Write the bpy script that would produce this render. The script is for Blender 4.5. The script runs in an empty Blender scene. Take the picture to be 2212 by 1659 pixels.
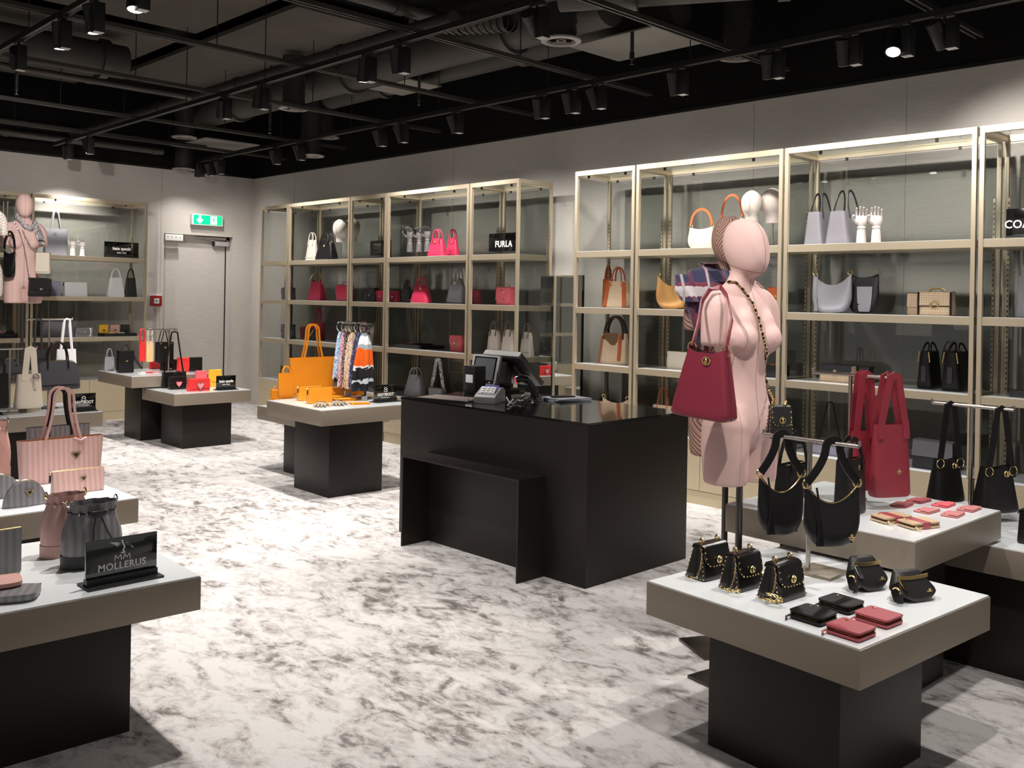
import bpy, bmesh, math, random
import numpy as np
from mathutils import Vector, Matrix
random.seed(7)
PI = math.pi
S = bpy.context.scene
COL = S.collection

# ------------------------------------------------------------------ camera
FPX, PX, PY = 2037.77, 1106.0, 644.75          # focal length and principal point, in pixels of a 2212 x 1659 frame
YAW, ROLL = 0.7742, 0.0173
CAM = np.array([11.7817, -6.5173, 1.5])
FW = np.array([-math.cos(YAW), math.sin(YAW), 0.0])
R0 = np.array([math.sin(YAW), math.cos(YAW), 0.0]); U0 = np.array([0, 0, 1.0])
RT = R0*math.cos(ROLL) + U0*math.sin(ROLL)
UP = U0*math.cos(ROLL) - R0*math.sin(ROLL)
cd = bpy.data.cameras.new('camera'); cam = bpy.data.objects.new('camera', cd); COL.objects.link(cam)
cd.sensor_width = 36.0; cd.lens = FPX/2212*36.0
cd.shift_x = 0.0; cd.shift_y = -(829.5-PY)/2212
cd.clip_start = 0.05; cd.clip_end = 100
m = Matrix(((RT[0], UP[0], -FW[0], CAM[0]), (RT[1], UP[1], -FW[1], CAM[1]), (RT[2], UP[2], -FW[2], CAM[2]), (0, 0, 0, 1)))
cam.matrix_world = m
S.camera = cam

# ------------------------------------------------------------------ light of the room
w = bpy.data.worlds.new('world'); S.world = w; w.use_nodes = True
w.node_tree.nodes['Background'].inputs[0].default_value = (1.0, 0.97, 0.94, 1)
w.node_tree.nodes['Background'].inputs[1].default_value = 0.38
S.view_settings.view_transform = 'Standard'; S.view_settings.look = 'None'
S.view_settings.gamma = 1.0; S.view_settings.use_curve_mapping = False
S.view_settings.exposure = 0.0
WALL_W, MID_W, FRONT_W = 98.0, 200.0, 200.0     # watts of the track lamps on the three tracks
LAMP_RGB = (1.0, 0.955, 0.91)
S.cycles.max_bounces = 7; S.cycles.diffuse_bounces = 3; S.cycles.glossy_bounces = 4
S.cycles.transparent_max_bounces = 12; S.cycles.sample_clamp_indirect = 6.0
S.cycles.caustics_reflective = False; S.cycles.caustics_refractive = False

# ------------------------------------------------------------------ photograph pixel -> point in the room
def ray(u, v): return FW + RT*((u-PX)/FPX) - UP*((v-PY)/FPX)
def at(u, v, X=None, Y=None, Z=None):
    d = ray(u, v)
    t = (X-CAM[0])/d[0] if X is not None else (Y-CAM[1])/d[1] if Y is not None else (Z-CAM[2])/d[2]
    return CAM + d*t
def pix(P):
    d = np.asarray(P) - CAM; z = d @ FW
    return PX + FPX*(d @ RT)/z, PY - FPX*(d @ UP)/z
def fit(box, z=None, X=None, Y=None, yaw=0.0, dr=0.35, d=None):
    """place a box (width w, depth dr*w or d, height h, turned by yaw) so that it spans box=(u0,v0,u1,v1) in the photograph"""
    u0, v0, u1, v1 = box; c, s = math.cos(math.radians(yaw)), math.sin(math.radians(yaw))
    uc = (u0+u1)/2
    P = at(uc, (v0+v1)/2, X=X) if X is not None else at(uc, (v0+v1)/2, Y=Y) if Y is not None else at(uc, v1-4, Z=z)
    sc = FPX/((P-CAM) @ FW)
    q = [P[0], P[1], z if z is not None else P[2]-(v1-v0)/2/sc, (u1-u0)/sc*0.8, (v1-v0)/sc]
    free = [0, 1, 2, 3, 4]
    if X is not None: free.remove(0); q[0] = X
    if Y is not None: free.remove(1); q[1] = Y
    if z is not None: free.remove(2)
    both = len(free) == 3
    def res(q):
        x, y, zz, w, h = q; dd = d if d is not None else dr*w; us, vs = [], []
        for a in (-.5, .5):
            for b in (-.5, .5):
                for e in (0, 1):
                    lx, ly = a*w, b*dd
                    U, V = pix((x+lx*c-ly*s, y+lx*s+ly*c, zz+e*h)); us.append(U); vs.append(V)
        r = [min(us)-u0, max(us)-u1, min(vs)-v0]
        if not both: r.append(max(vs)-v1)
        return np.array(r)
    for _ in range(25):
        r = res(q); J = np.zeros((len(r), len(free)))
        for k, i in enumerate(free):
            q2 = list(q); q2[i] += 1e-4; J[:, k] = (res(q2)-r)/1e-4
        st = np.linalg.lstsq(J, -r, rcond=None)[0]
        for k, i in enumerate(free): q[i] += float(np.clip(st[k], -.3, .3))
        q[3] = max(q[3], .01); q[4] = max(q[4], .005)
        if np.abs(r).max() < .05: break
    dd = d if d is not None else dr*q[3]
    if both and Y is not None:                     # keep shelf goods inside their own cabinet bay
        hw = (q[3]*abs(c)+dd*abs(s))/2+.014
        for a, b in zip(BAYS, BAYS[1:]):
            if a < q[0] < b and b-a > 2*hw+.06: q[0] = min(max(q[0], a+.03+hw), b-.03-hw)
    return dict(loc=(q[0], q[1], q[2]), rot=math.radians(yaw), w=q[3], d=dd, h=q[4])

BAYS = [1.344, 1.978, 3.245, 3.899, 5.181, 5.845, 6.497, 7.142, 8.431, 9.705, 10.98]
# ------------------------------------------------------------------ mesh helper
class MB:
    def __init__(s): s.v = []; s.f = []
    def add(s, v, f):
        o = len(s.v); s.v += [tuple(p) for p in v]; s.f += [tuple(i+o for i in q) for q in f]; return s
    def box(s, x0, y0, z0, x1, y1, z1):
        v = [(x0,y0,z0),(x1,y0,z0),(x1,y1,z0),(x0,y1,z0),(x0,y0,z1),(x1,y0,z1),(x1,y1,z1),(x0,y1,z1)]
        return s.add(v, [(0,3,2,1),(4,5,6,7),(0,1,5,4),(1,2,6,5),(2,3,7,6),(3,0,4,7)])
    def cbox(s, c, sz): return s.box(c[0]-sz[0]/2, c[1]-sz[1]/2, c[2]-sz[2]/2, c[0]+sz[0]/2, c[1]+sz[1]/2, c[2]+sz[2]/2)
    def rings(s, R, cap0=True, cap1=True, close=True):
        n = len(R[0]); v = [p for r in R for p in r]; f = []
        for i in range(len(R)-1):
            for j in range(n if close else n-1):
                k = (j+1) % n; f.append((i*n+j, i*n+k, (i+1)*n+k, (i+1)*n+j))
        if cap0: f.append(tuple(range(n-1, -1, -1)))
        if cap1: f.append(tuple((len(R)-1)*n+j for j in range(n)))
        return s.add(v, f)
    def tube(s, pts, r, n=8, r1=None, cap=True):
        P = [Vector(p) for p in pts]; R = []; nrm = None
        for i, p in enumerate(P):
            t = (P[min(i+1, len(P)-1)] - P[max(i-1, 0)]).normalized()
            if nrm is None:
                a = Vector((0, 0, 1)) if abs(t.z) < .9 else Vector((1, 0, 0)); nrm = (a - t*a.dot(t)).normalized()
            else:
                q = nrm - t*nrm.dot(t); nrm = q.normalized() if q.length > 1e-6 else nrm
            b = t.cross(nrm); rr = r if r1 is None else r + (r1-r)*i/(len(P)-1)
            R.append([tuple(p + (nrm*math.cos(2*PI*k/n) + b*math.sin(2*PI*k/n))*rr) for k in range(n)])
        return s.rings(R, cap, cap)
    def cyl(s, c, r, h, n=16, r1=None): return s.tube([c, (c[0], c[1], c[2]+h)], r, n, r1)
    def strap(s, pts, w, t, nrm=(0, 1, 0)):
        P = [Vector(p) for p in pts]; N = Vector(nrm); R = []
        for i, p in enumerate(P):
            T = (P[min(i+1, len(P)-1)] - P[max(i-1, 0)]).normalized()
            n2 = (N - T*N.dot(T)); n2 = n2.normalized() if n2.length > 1e-5 else Vector((0, 0, 1)); b = T.cross(n2)
            R.append([tuple(p+b*x*w/2+n2*y*t/2) for x, y in ((-1,-1),(1,-1),(1,1),(-1,1))])
        return s.rings(R)
    def prism(s, poly, y0, y1):                      # outline in x,z pushed from y0 to y1
        n = len(poly); v = [(x, y0, z) for x, z in poly] + [(x, y1, z) for x, z in poly]
        f = [tuple(range(n)), tuple(range(2*n-1, n-1, -1))] + [(j, n+j, n+(j+1) % n, (j+1) % n) for j in range(n)]
        return s.add(v, f)
    def torus(s, c, R, r, axis='y', n=12, k=5, sx=1., sz=1.):
        rs = []
        for i in range(n):
            a = 2*PI*i/n; ring = []
            for j in range(k):
                b = 2*PI*j/k; q = R + r*math.cos(b); x, y, z = q*math.cos(a)*sx, r*math.sin(b), q*math.sin(a)*sz
                ring.append({'y': (c[0]+x, c[1]+y, c[2]+z), 'x': (c[0]+y, c[1]+x, c[2]+z), 'z': (c[0]+x, c[1]+z, c[2]+y)}[axis])
            rs.append(ring)
        rs.append(rs[0]); return s.rings(rs, False, False)
    def ball(s, c, rx, ry=None, rz=None, n=10, k=7):
        ry = ry or rx; rz = rz or rx; R = []
        for i in range(k+1):
            a = -PI/2 + PI*min(max(i/k, .02), .98)
            R.append([(c[0]+rx*math.cos(a)*math.cos(2*PI*j/n), c[1]+ry*math.cos(a)*math.sin(2*PI*j/n), c[2]+rz*math.sin(a)) for j in range(n)])
        return s.rings(R)
    def loft(s, w, d, h, wf=None, df=None, zt=None, n=4., segs=28, rows=9, cap=True, ts=None, zb=None):
        R = []
        ts = ts or [0, .015, .05] + [.05+.95*i/rows for i in range(1, rows+1)]
        for t in ts:
            e = 1 - .10*max(0, 1-t/.05)**2
            ww = w/2*(wf(t) if wf else 1)*e; dd = d/2*(df(t) if df else 1)*e; ring = []
            for k in range(segs):
                a = 2*PI*(k+.5)/segs; c, sn = math.cos(a), math.sin(a)
                x = math.copysign(abs(c)**(2/n), c); y = math.copysign(abs(sn)**(2/n), sn)
                top = h*(zt(x) if zt else 1); bot = h*(zb(x) if zb else 0)
                ring.append((x*ww, y*dd, bot+t*(top-bot)))
            R.append(ring)
        s.rings(R, True, cap and not zt)
        if cap and zt:
            b = len(s.v)-segs
            for k in range(segs//2-1): s.f.append((b+k, b+k+1, b+segs-2-k, b+segs-1-k))
        return s
    def move(s, M):
        s.v = [tuple(M @ Vector(p)) for p in s.v]; return s
    def build(s, name, mat, parent=None, smooth=None, bevel=0, loc=None, rot=None):
        me = bpy.data.meshes.new(name); me.from_pydata(s.v, [], s.f); me.materials.append(mat)
        bm = bmesh.new(); bm.from_mesh(me)
        bmesh.ops.recalc_face_normals(bm, faces=bm.faces)
        if bevel: bmesh.ops.bevel(bm, geom=[e for e in bm.edges if len(e.link_faces) == 2 and e.calc_face_angle(0) > .6], offset=bevel, segments=2, affect='EDGES', profile=.6)
        bm.to_mesh(me); bm.free()
        if smooth is not None or bevel:
            me.polygons.foreach_set('use_smooth', [True]*len(me.polygons)); me.set_sharp_from_angle(angle=math.radians(smooth or 35))
        o = bpy.data.objects.new(name, me); COL.objects.link(o)
        if parent: o.parent = parent
        if loc is not None: o.location = loc
        if rot is not None: o.rotation_euler = rot
        return o

def tag(o, label=None, cat=None, group=None, kind=None):
    if label: o['label'] = label
    if cat: o['category'] = cat
    if group: o['group'] = group
    if kind: o['kind'] = kind
    return o
def thing(name, label, cat, loc=(0, 0, 0), rz=0, group=None, rot=None):
    o = bpy.data.objects.new(name, None); COL.objects.link(o); o.empty_display_size = .1
    o.location = loc; o.rotation_euler = rot or (0, 0, rz)
    return tag(o, label, cat, group)
def dup(root, loc=None, rz=None, label=None, group=None):
    r = root.copy(); COL.objects.link(r)
    if loc is not None: r.location = loc
    if rz is not None: r.rotation_euler = (0, 0, rz)
    if label: r['label'] = label
    if group: r['group'] = group
    for ch in root.children:
        c = ch.copy(); COL.objects.link(c); c.parent = r
        for g in ch.children:
            e = g.copy(); COL.objects.link(e); e.parent = c
    return r
def text(s, size, mat, parent, loc, rot=(PI/2, 0, 0), ext=.0006, name='lettering', space=1.0, bold=0.0, align='CENTER', sx=1.0):
    cu = bpy.data.curves.new('txt', 'FONT'); cu.body = s; cu.size = size; cu.extrude = ext; cu.align_x = align; cu.align_y = 'CENTER'
    cu.space_character = space; cu.offset = bold; cu.resolution_u = 3
    o = bpy.data.objects.new('txt', cu); COL.objects.link(o)
    dg = bpy.context.evaluated_depsgraph_get()
    me = bpy.data.meshes.new_from_object(o.evaluated_get(dg)); bpy.data.objects.remove(o)
    me.materials.clear(); me.materials.append(mat)
    q = bpy.data.objects.new(name, me); COL.objects.link(q); q.parent = parent; q.location = loc; q.rotation_euler = rot; q.scale = (sx, 1, 1)
    return q

# ------------------------------------------------------------------ materials
MATS = {}
def nodes(name):
    m = bpy.data.materials.new(name); m.use_nodes = True; nt = m.node_tree
    return m, nt, nt.nodes['Principled BSDF'], nt.nodes, nt.links
def M(name, col, rough=.5, metal=0., bump=None, var=None, spec=.5, coat=0., emit=0., sheen=0.):
    if name in MATS: return MATS[name]
    m, nt, p, N, L = nodes(name); MATS[name] = m
    p.inputs['Base Color'].default_value = (*col, 1); p.inputs['Roughness'].default_value = rough; p.inputs['Metallic'].default_value = metal
    p.inputs['Specular IOR Level'].default_value = spec; p.inputs['Coat Weight'].default_value = coat; p.inputs['Coat Roughness'].default_value = .1
    if sheen: p.inputs['Sheen Weight'].default_value = sheen
    if emit: p.inputs['Emission Color'].default_value = (*col, 1); p.inputs['Emission Strength'].default_value = emit
    if bump or var: tc = N.new('ShaderNodeTexCoord')
    if bump:
        kind, sc, st = bump
        t = N.new('ShaderNodeTexVoronoi' if kind == 'v' else 'ShaderNodeTexNoise'); t.inputs['Scale'].default_value = sc
        b = N.new('ShaderNodeBump'); b.inputs['Strength'].default_value = st; b.inputs['Distance'].default_value = .002
        L.new(tc.outputs['Object'], t.inputs['Vector']); L.new(t.outputs[0], b.inputs['Height']); L.new(b.outputs[0], p.inputs['Normal'])
    if var:
        t = N.new('ShaderNodeTexNoise'); t.inputs['Scale'].default_value = var[0]; t.inputs['Detail'].default_value = 4
        r = N.new('ShaderNodeMix'); r.data_type = 'RGBA'; r.inputs[6].default_value = (*[c*(1-var[1]) for c in col], 1); r.inputs[7].default_value = (*[min(1, c*(1+var[1])) for c in col], 1)
        L.new(tc.outputs['Object'], t.inputs['Vector']); L.new(t.outputs[0], r.inputs[0]); L.new(r.outputs[2], p.inputs['Base Color'])
    return m
def ramp(N, L, src, stops):
    r = N.new('ShaderNodeValToRGB'); e = r.color_ramp.elements
    while len(e) < len(stops): e.new(.5)
    for k, (pos, c) in enumerate(stops): e[k].position = pos; e[k].color = (*c, 1)
    L.new(src, r.inputs[0]); return r.outputs[0]
def math_(N, L, op, a, b=None):
    n = N.new('ShaderNodeMath'); n.operation = op
    for i, q in enumerate((a, b)):
        if q is None: continue
        if isinstance(q, (int, float)): n.inputs[i].default_value = q
        else: L.new(q, n.inputs[i])
    return n.outputs[0]
def mapped(N, L, scale, out='Object', rot=(0, 0, 0)):
    tc = N.new('ShaderNodeTexCoord'); mp = N.new('ShaderNodeMapping'); mp.inputs['Scale'].default_value = scale; mp.inputs['Rotation'].default_value = rot
    L.new(tc.outputs[out], mp.inputs[0]); return mp.outputs[0]
def noise(N, L, vec, sc, det=3., dist=0., rough=.5):
    t = N.new('ShaderNodeTexNoise'); t.inputs['Scale'].default_value = sc; t.inputs['Detail'].default_value = det
    t.inputs['Distortion'].default_value = dist; t.inputs['Roughness'].default_value = rough; L.new(vec, t.inputs['Vector']); return t.outputs[0]

def carpet():
    m, nt, p, N, L = nodes('pile_carpet')
    v = mapped(N, L, (1, 1, 1)); vs = mapped(N, L, (1.0, 1.7, 1), rot=(0, 0, .75))
    big = noise(N, L, vs, 4.6, 6, 1.0, .62); small = noise(N, L, vs, 14.0, 4, .7, .65); area = noise(N, L, v, .75, 2)
    mix = math_(N, L, 'ADD', math_(N, L, 'MULTIPLY', big, .62), math_(N, L, 'MULTIPLY', small, .38))
    mix = math_(N, L, 'ADD', mix, math_(N, L, 'MULTIPLY', math_(N, L, 'SUBTRACT', area, .5), .22))
    c = ramp(N, L, mix, [(.33, (.15, .13, .12)), (.405, (.32, .29, .275)), (.46, (.60, .56, .54)), (.55, (.80, .765, .745))])
    fine = noise(N, L, v, 330, 2, 0, .7)
    g = N.new('ShaderNodeMix'); g.data_type = 'RGBA'; g.blend_type = 'MULTIPLY'; g.inputs[0].default_value = .55
    L.new(c, g.inputs[6]); L.new(ramp(N, L, fine, [(.3, (.45, .45, .45)), (.62, (1.05, 1.05, 1.05))]), g.inputs[7]); L.new(g.outputs[2], p.inputs['Base Color'])
    b = N.new('ShaderNodeBump'); b.inputs['Strength'].default_value = .55; b.inputs['Distance'].default_value = .012
    h = math_(N, L, 'ADD', math_(N, L, 'MULTIPLY', fine, .45), math_(N, L, 'MULTIPLY', mix, .9))
    L.new(h, b.inputs['Height']); L.new(b.outputs[0], p.inputs['Normal'])
    p.inputs['Roughness'].default_value = .95; p.inputs['Specular IOR Level'].default_value = .1; p.inputs['Sheen Weight'].default_value = .15
    return m
def wallpaper(name, col, axis):
    m, nt, p, N, L = nodes(name)
    v = mapped(N, L, (2.2, 2.2, 95)); a = noise(N, L, v, 3.0, 4, .3, .65); b2 = noise(N, L, mapped(N, L, (260, 260, 260)), 1, 2)
    k = math_(N, L, 'ADD', math_(N, L, 'MULTIPLY', a, .7), math_(N, L, 'MULTIPLY', b2, .3))
    L.new(ramp(N, L, k, [(.33, tuple(c*.84 for c in col)), (.62, tuple(min(1, c*1.1) for c in col))]), p.inputs['Base Color'])
    b = N.new('ShaderNodeBump'); b.inputs['Strength'].default_value = .35; b.inputs['Distance'].default_value = .002
    L.new(k, b.inputs['Height']); L.new(b.outputs[0], p.inputs['Normal']); p.inputs['Roughness'].default_value = .85
    return m
def glass(name, tint, refl, rough=.0):
    m = bpy.data.materials.new(name); m.use_nodes = True; nt = m.node_tree; N, L = nt.nodes, nt.links
    N.remove(N['Principled BSDF']); out = N['Material Output']
    t = N.new('ShaderNodeBsdfTransparent'); t.inputs[0].default_value = (*tint, 1)
    g = N.new('ShaderNodeBsdfGlossy'); g.inputs['Roughness'].default_value = rough; g.inputs['Color'].default_value = (.9, .95, .93, 1)
    lw = N.new('ShaderNodeLayerWeight'); lw.inputs[0].default_value = .5
    k = math_(N, L, 'MINIMUM', math_(N, L, 'ADD', math_(N, L, 'MULTIPLY', math_(N, L, 'POWER', lw.outputs['Facing'], 5.0), .6), refl), 1.0)
    mx = N.new('ShaderNodeMixShader'); L.new(k, mx.inputs[0]); L.new(t.outputs[0], mx.inputs[1]); L.new(g.outputs[0], mx.inputs[2]); L.new(mx.outputs[0], out.inputs[0])
    return m
CARPET = carpet()
WALLP = wallpaper('woven_wallpaper', (.56, .52, .475), 'x')
BLACKW = M('black_paint', (.006, .0054, .005), .8, spec=.15)
CHAMP = M('champagne_metal', (.60, .505, .365), .34, .55, ('n', 500, .05))
CHAMPF = M('champagne_front', (.56, .47, .32), .5, .25, ('n', 500, .06), (3, .05))
BRONZE = M('bronze_lacquer', (.27, .222, .172), .40, .3, ('n', 700, .12))
DARKB = M('black_brown_lacquer', (.016, .0125, .0105), .40, .0, ('n', 800, .15), None, .28)
WHITEG = M('white_glass_top', (.83, .86, .87), .12, 0, None, None, .5, .3)
BACKG = glass('smoked_glass', (.75, .757, .748), .05)
SIDEG = glass('side_glass', (.78, .79, .778), .03)
TOPG = glass('clear_glass', (.95, .97, .96), .0)
BLKG = M('black_glass', (.004, .004, .004), .02, 0, None, None, .5, 1.)
STEEL = M('brushed_steel', (.50, .46, .42), .25, 1.)
DSTEEL = M('dark_steel', (.10, .09, .085), .3, .9)
BLKP = M('black_plastic', (.012, .012, .013), .4)
BLKM = M('black_metal', (.010, .0095, .009), .45, .2)
GOLD = M('gold_metal', (.83, .62, .28), .22, 1.)
SILV = M('silver_metal', (.75, .74, .72), .2, 1.)
LETTER = M('pale_lettering', (.80, .78, .74), .5)
CONC = M('concrete_slab', (.085, .072, .060), .95, 0, ('n', 60, .5), (2.5, .25))
DUCT = M('insulation_jacket', (.050, .044, .037), .7, .1, ('v', 45, .6), (5, .2))
PIPE = M('grey_pipe', (.05, .044, .038), .5, .3)
STRIP = M('channel_metal', (.055, .049, .042), .45, .5)
LENS = M('lamp_lens', (1, .98, .96), .3, emit=9.)
MIRROR = M('mirror_glass', (.80, .83, .81), .015, 1.)

# ------------------------------------------------------------------ room shell
Z1, Z2, Z3, Z4, ZT, ZC = 1.9006, 1.4382, .9725, .478, 2.5672, 3.0925
DF = .6425                                         # cabinet fronts stand this far from the wall
tag(MB().box(-.15, -13, -.1, 15, .15, 0).build('floor', CARPET), 'pale mottled pile carpet of the shop', kind='structure')
wr = tag(MB().box(-.1, 0, 0, 15, .1, ZC).build('wall_right', WALLP), 'grey beige woven wallpaper wall behind the long cabinet row', kind='structure')
tag(MB().box(-.1, -.004, ZC, 15, .1, 4.1).build('wall_upper_right', BLACKW), 'black painted wall strip above the long wall', kind='structure')
tag(MB().box(-.1, -.012, ZC-.012, 15, .001, ZC+.012).build('trim_1', BLKM), kind='structure')
dy0, dy1, dz = -1.255, -.24, 2.262
wl = MB(); wl.box(-.2, -13, 0, 0, dy0, ZC); wl.box(-.2, dy1, 0, 0, .001, ZC); wl.box(-.2, dy0, dz, 0, dy1, ZC)
tag(wl.build('wall_left', WALLP), 'grey beige woven wallpaper wall with the exit door', kind='structure')
tag(MB().box(-.2, -13, ZC, .004, .001, 4.1).build('wall_upper_left', BLACKW), 'black painted wall strip above the door wall', kind='structure')
tag(MB().box(-.001, -13, ZC-.012, .012, 0, ZC+.012).build('trim_2', BLKM), kind='structure')
for x in (1.05, 4.2, 7.8, 9.0, 11.6): MB().box(x-.0015, -.0022, .1, x+.0015, 0, ZC-.02).build('panel_joint', M('joint_line', (.30, .275, .25), .9), wr)  # thin strips in a darker tone mark the wallpaper panel joints
for y in (-1.30, -4.4): MB().box(0, y-.0015, .1, .0022, y+.0015, ZC-.02).build('panel_joint', MATS['joint_line'], wl_ := bpy.data.objects['wall_left'])
tag(MB().box(-.2, -13, 4.0, 15, .1, 4.1).build('ceiling', BLACKW), 'black open ceiling', kind='structure')
dr = MB().box(-.16, dy0+.05, .005, -.115, dy1-.10, dz-.045).build('door_1', WALLP); tag(dr, 'wallpapered emergency door', kind='structure')
fr = MB(); fr.box(-.2, dy0, 0, -.10, dy0+.05, dz); fr.box(-.2, dy1-.10, 0, -.10, dy1-.06, dz); fr.box(-.2, dy0, dz-.045, -.10, dy1, dz)
fr.build('door_frame', WALLP, dr)
MB().box(-.2, dy1-.06, 0, -.002, dy1, dz).build('door_jamb', WALLP, dr)
MB().box(-.112, dy1-.115, .01, -.108, dy1-.10, dz-.05).build('door_gap', BLKP, dr)
MB().tube([(-.11, dy0+.11, 1.02), (-.06, dy0+.11, 1.02), (-.06, dy0+.22, 1.02)], .011).build('door_handle', STEEL, dr, 40)
# door closer, arm rail and control box
GREYM = M('light_grey_metal', (.50, .48, .46), .45, .3); WHITEP = M('white_plastic', (.78, .77, .75), .4)
c = thing('door_closer', 'grey closer with slide rail at the top of the exit door', 'door closer', (-.093, -.42, 2.17))
MB().box(-.005, -.11, -.035, .045, .09, .025).build('closer_body', GREYM, c, bevel=.004); MB().box(-.005, -.13, -.035, .04, -.11, .025).build('end_cap', BLKP, c)
MB().box(0, -.34, .05, .03, .05, .075).build('slide_rail', WALLP, c); MB().strap([(.03, -.1, .03), (.03, -.3, .055)], .02, .008, (0, 0, 1)).build('arm', GREYM, c)
b = thing('control_box', 'white alarm control box at the door head, left corner', 'control box', (-.001, -1.15, 2.217))
MB().box(0, -.10, -.045, .03, .135, .035).build('case', WHITEP, b, bevel=.003)
for k in range(4): MB().tube([(.03, -.07+.055*k, 0), (.033, -.07+.055*k, 0)], .006).build('indicator', BLKP, b)
# exit sign
e = thing('exit_sign', 'lit green emergency exit sign above the door', 'sign', (.004, -.70, 2.463))
ht, wd = .072, .215
MB().box(0, -wd, -ht, .07, wd, ht).build('housing', WHITEP, e, bevel=.006)
EG = M('exit_green', (.0, .52, .20), .4, emit=1.1); EW = M('exit_white', (.9, 1, .96), .4, emit=2.2)
MB().box(.07, -wd+.015, -ht+.012, .0715, wd-.015, ht-.012).build('green_panel', EG, e)
def flat(poly, x0, x1): return MB().prism(poly, 0, x1-x0).move(Matrix(((0, -1, 0, x1), (1, 0, 0, 0), (0, 0, 1, 0), (0, 0, 0, 1))))
def exitpic(par, k=1.0):
    flat([(-.128, .05), (-.098, .05), (-.098, -.005), (-.075, .012), (-.072, -.012), (-.113, -.052), (-.154, -.012), (-.151, .012), (-.128, -.005)], .0716, .0730).build('arrow', EW, par)
    flat([(.035, .052), (.125, .052), (.125, -.052), (.035, -.052)], .0716, .0722).build('doorway', EW, par)
    g = MB(); g.add(flat([(.064, .022), (.085, .026), (.100, .012), (.112, .010), (.112, .004), (.097, .004), (.088, .010), (.082, -.010), (.094, -.022), (.090, -.044), (.082, -.044), (.084, -.024), (.070, -.012), (.058, -.030), (.042, -.030), (.042, -.024), (.054, -.022), (.066, -.004), (.070, .014), (.058, .012), (.050, .002), (.045, .006), (.054, .020)], .0722, .0735).v, [tuple(range(23))])
    g.tube([(.0722, .088, .037), (.0735, .088, .037)], .009, 10); g.build('running_figure', EG, par)
exitpic(e)
# fire alarm call point
f = thing('fire_call_point', 'red fire alarm call point on the wall beside the door', 'alarm', (.003, -1.365, 1.395))
RED = M('alarm_red', (.30, .012, .014), .4)
MB().box(0, -.085, -.085, .012, .085, .085).build('back_plate', WHITEP, f); MB().box(.012, -.072, -.072, .05, .072, .062).build('housing', RED, f, bevel=.006)
MB().box(.05, -.034, -.036, .053, .034, .028).build('glass_plate', WHITEP, f); MB().tube([(.053, 0, -.004), (.056, 0, -.004)], .009).build('button', BLKP, f)
for sgn in (-1, 1): MB().add([(.0545, sgn*.026, .004), (.0545, sgn*.013, -.004), (.0545, sgn*.026, -.012)], [(0, 1, 2)]).build('arrow', BLKP, f)

# ------------------------------------------------------------------ display cabinets
def cabinet(x, y, rz, wid, label, doors=1, left=True, right=False, shelves=(Z1, Z2, Z3)):
    r = thing('display_cabinet', label, 'cabinet', (x, y, 0), rz, 'champagne display cabinets along the walls'); D = .445; g = .009; p = .026; W = wid
    for xx in (g, W-g-p):
        for yy in (0, D-p):
            MB().box(xx, yy, Z4+.0005 if yy == 0 else .06, xx+p, yy+p, ZT-.0405).build('post', CHAMP, r)
    t = ZT-.04
    MB().box(g, 0, t, W-g, p, ZT).build('top_rail', CHAMP, r); MB().box(g, D-p, t, W-g, D, ZT).build('top_rail', CHAMP, r)
    for xx in (g, W-g-p): MB().box(xx, p+.0005, t, xx+p, D-p-.0005, ZT).build('side_rail', CHAMP, r)
    MB().box(g+p, p, ZT-.014, W-g-p, D-p, ZT-.008).build('top_glass', TOPG, r)
    MB().box(g+p, D-.014, Z4, W-g-p, D-.008, t-.012).build('back_glass', BACKG, r)
    if left: MB().box(g+.009, p+.002, Z4, g+.015, D-p-.002, t-.012).build('side_glass', SIDEG, r)
    if right: MB().box(W-g-.015, p+.002, Z4, W-g-.009, D-p-.002, t-.012).build('side_glass', SIDEG, r)
    for z in shelves:
        s = MB().box(g+p+.001, .003, z-.05, W-g-p-.001, D-.03, z-.002).build('shelf', CHAMP, r)
        MB().box(g+p+.004, .010, z-.002, W-g-p-.004, D-.032, z).build('shelf_top', WHITEG, s)
    for xx in (g+p+.002, W-g-p-.014):
        sl = MB().box(xx, D-p-.012, Z4+.02, xx+.012, D-p-.004, t-.35).build('slotted_rail', CHAMP, r); k = MB(); z = Z4+.06
        while z < t-.38: k.box(xx+.003, D-p-.0135, z, xx+.009, D-p-.0118, z+.014); z += .032
        tag(k.build('slot', BLKP, sl), kind='stuff')
    for xx in (.2*W, .8*W):
        for yy in (p+.006, D-p-.012): MB().box(xx-.008, yy-.006, t-.022, xx+.008, yy+.008, t).build('glass_clip', DSTEEL, r)
    b = MB().box(g, .012, .10, W-g, D, Z4-.002).build('base_carcass', CHAMPF, r)
    MB().box(g+.002, .004, Z4-.002, W-g-.002, D-.002, Z4).build('base_top', WHITEG, r)
    n = doors; dw = (W-2*g)/n
    for k in range(n): MB().box(g+k*dw+.002, 0, .104, g+(k+1)*dw-.002, .0115, Z4-.004).build('door', CHAMPF, r)
    MB().box(g+.004, .006, 0, W-g-.004, D-.01, .0995).build('plinth', BRONZE if False else CHAMPF, r)
    return r
XA = [1.344, 1.978, 3.245, 3.899, 5.181, 5.845]; XB = [6.497, 7.142, 8.431, 9.705, 10.98]
LA = ['narrow champagne glass cabinet nearest the corner, holding grey chain bags', 'wide champagne glass cabinet with the two dome bags on its top shelf',
      'narrow champagne glass cabinet with the blank black sign on its top shelf', 'wide champagne glass cabinet with dark wooden hands on top shelf',
      'narrow champagne glass cabinet with the FURLA sign, at the end of its row']
LB = ['narrow champagne glass cabinet right of the mirror with an empty top shelf', 'wide champagne glass cabinet behind the patterned mannequin, with linen heads',
      'wide champagne glass cabinet with the two white wooden hands beside grey totes', 'champagne glass cabinet cut by the right edge of the photo, with the C sign']
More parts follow.
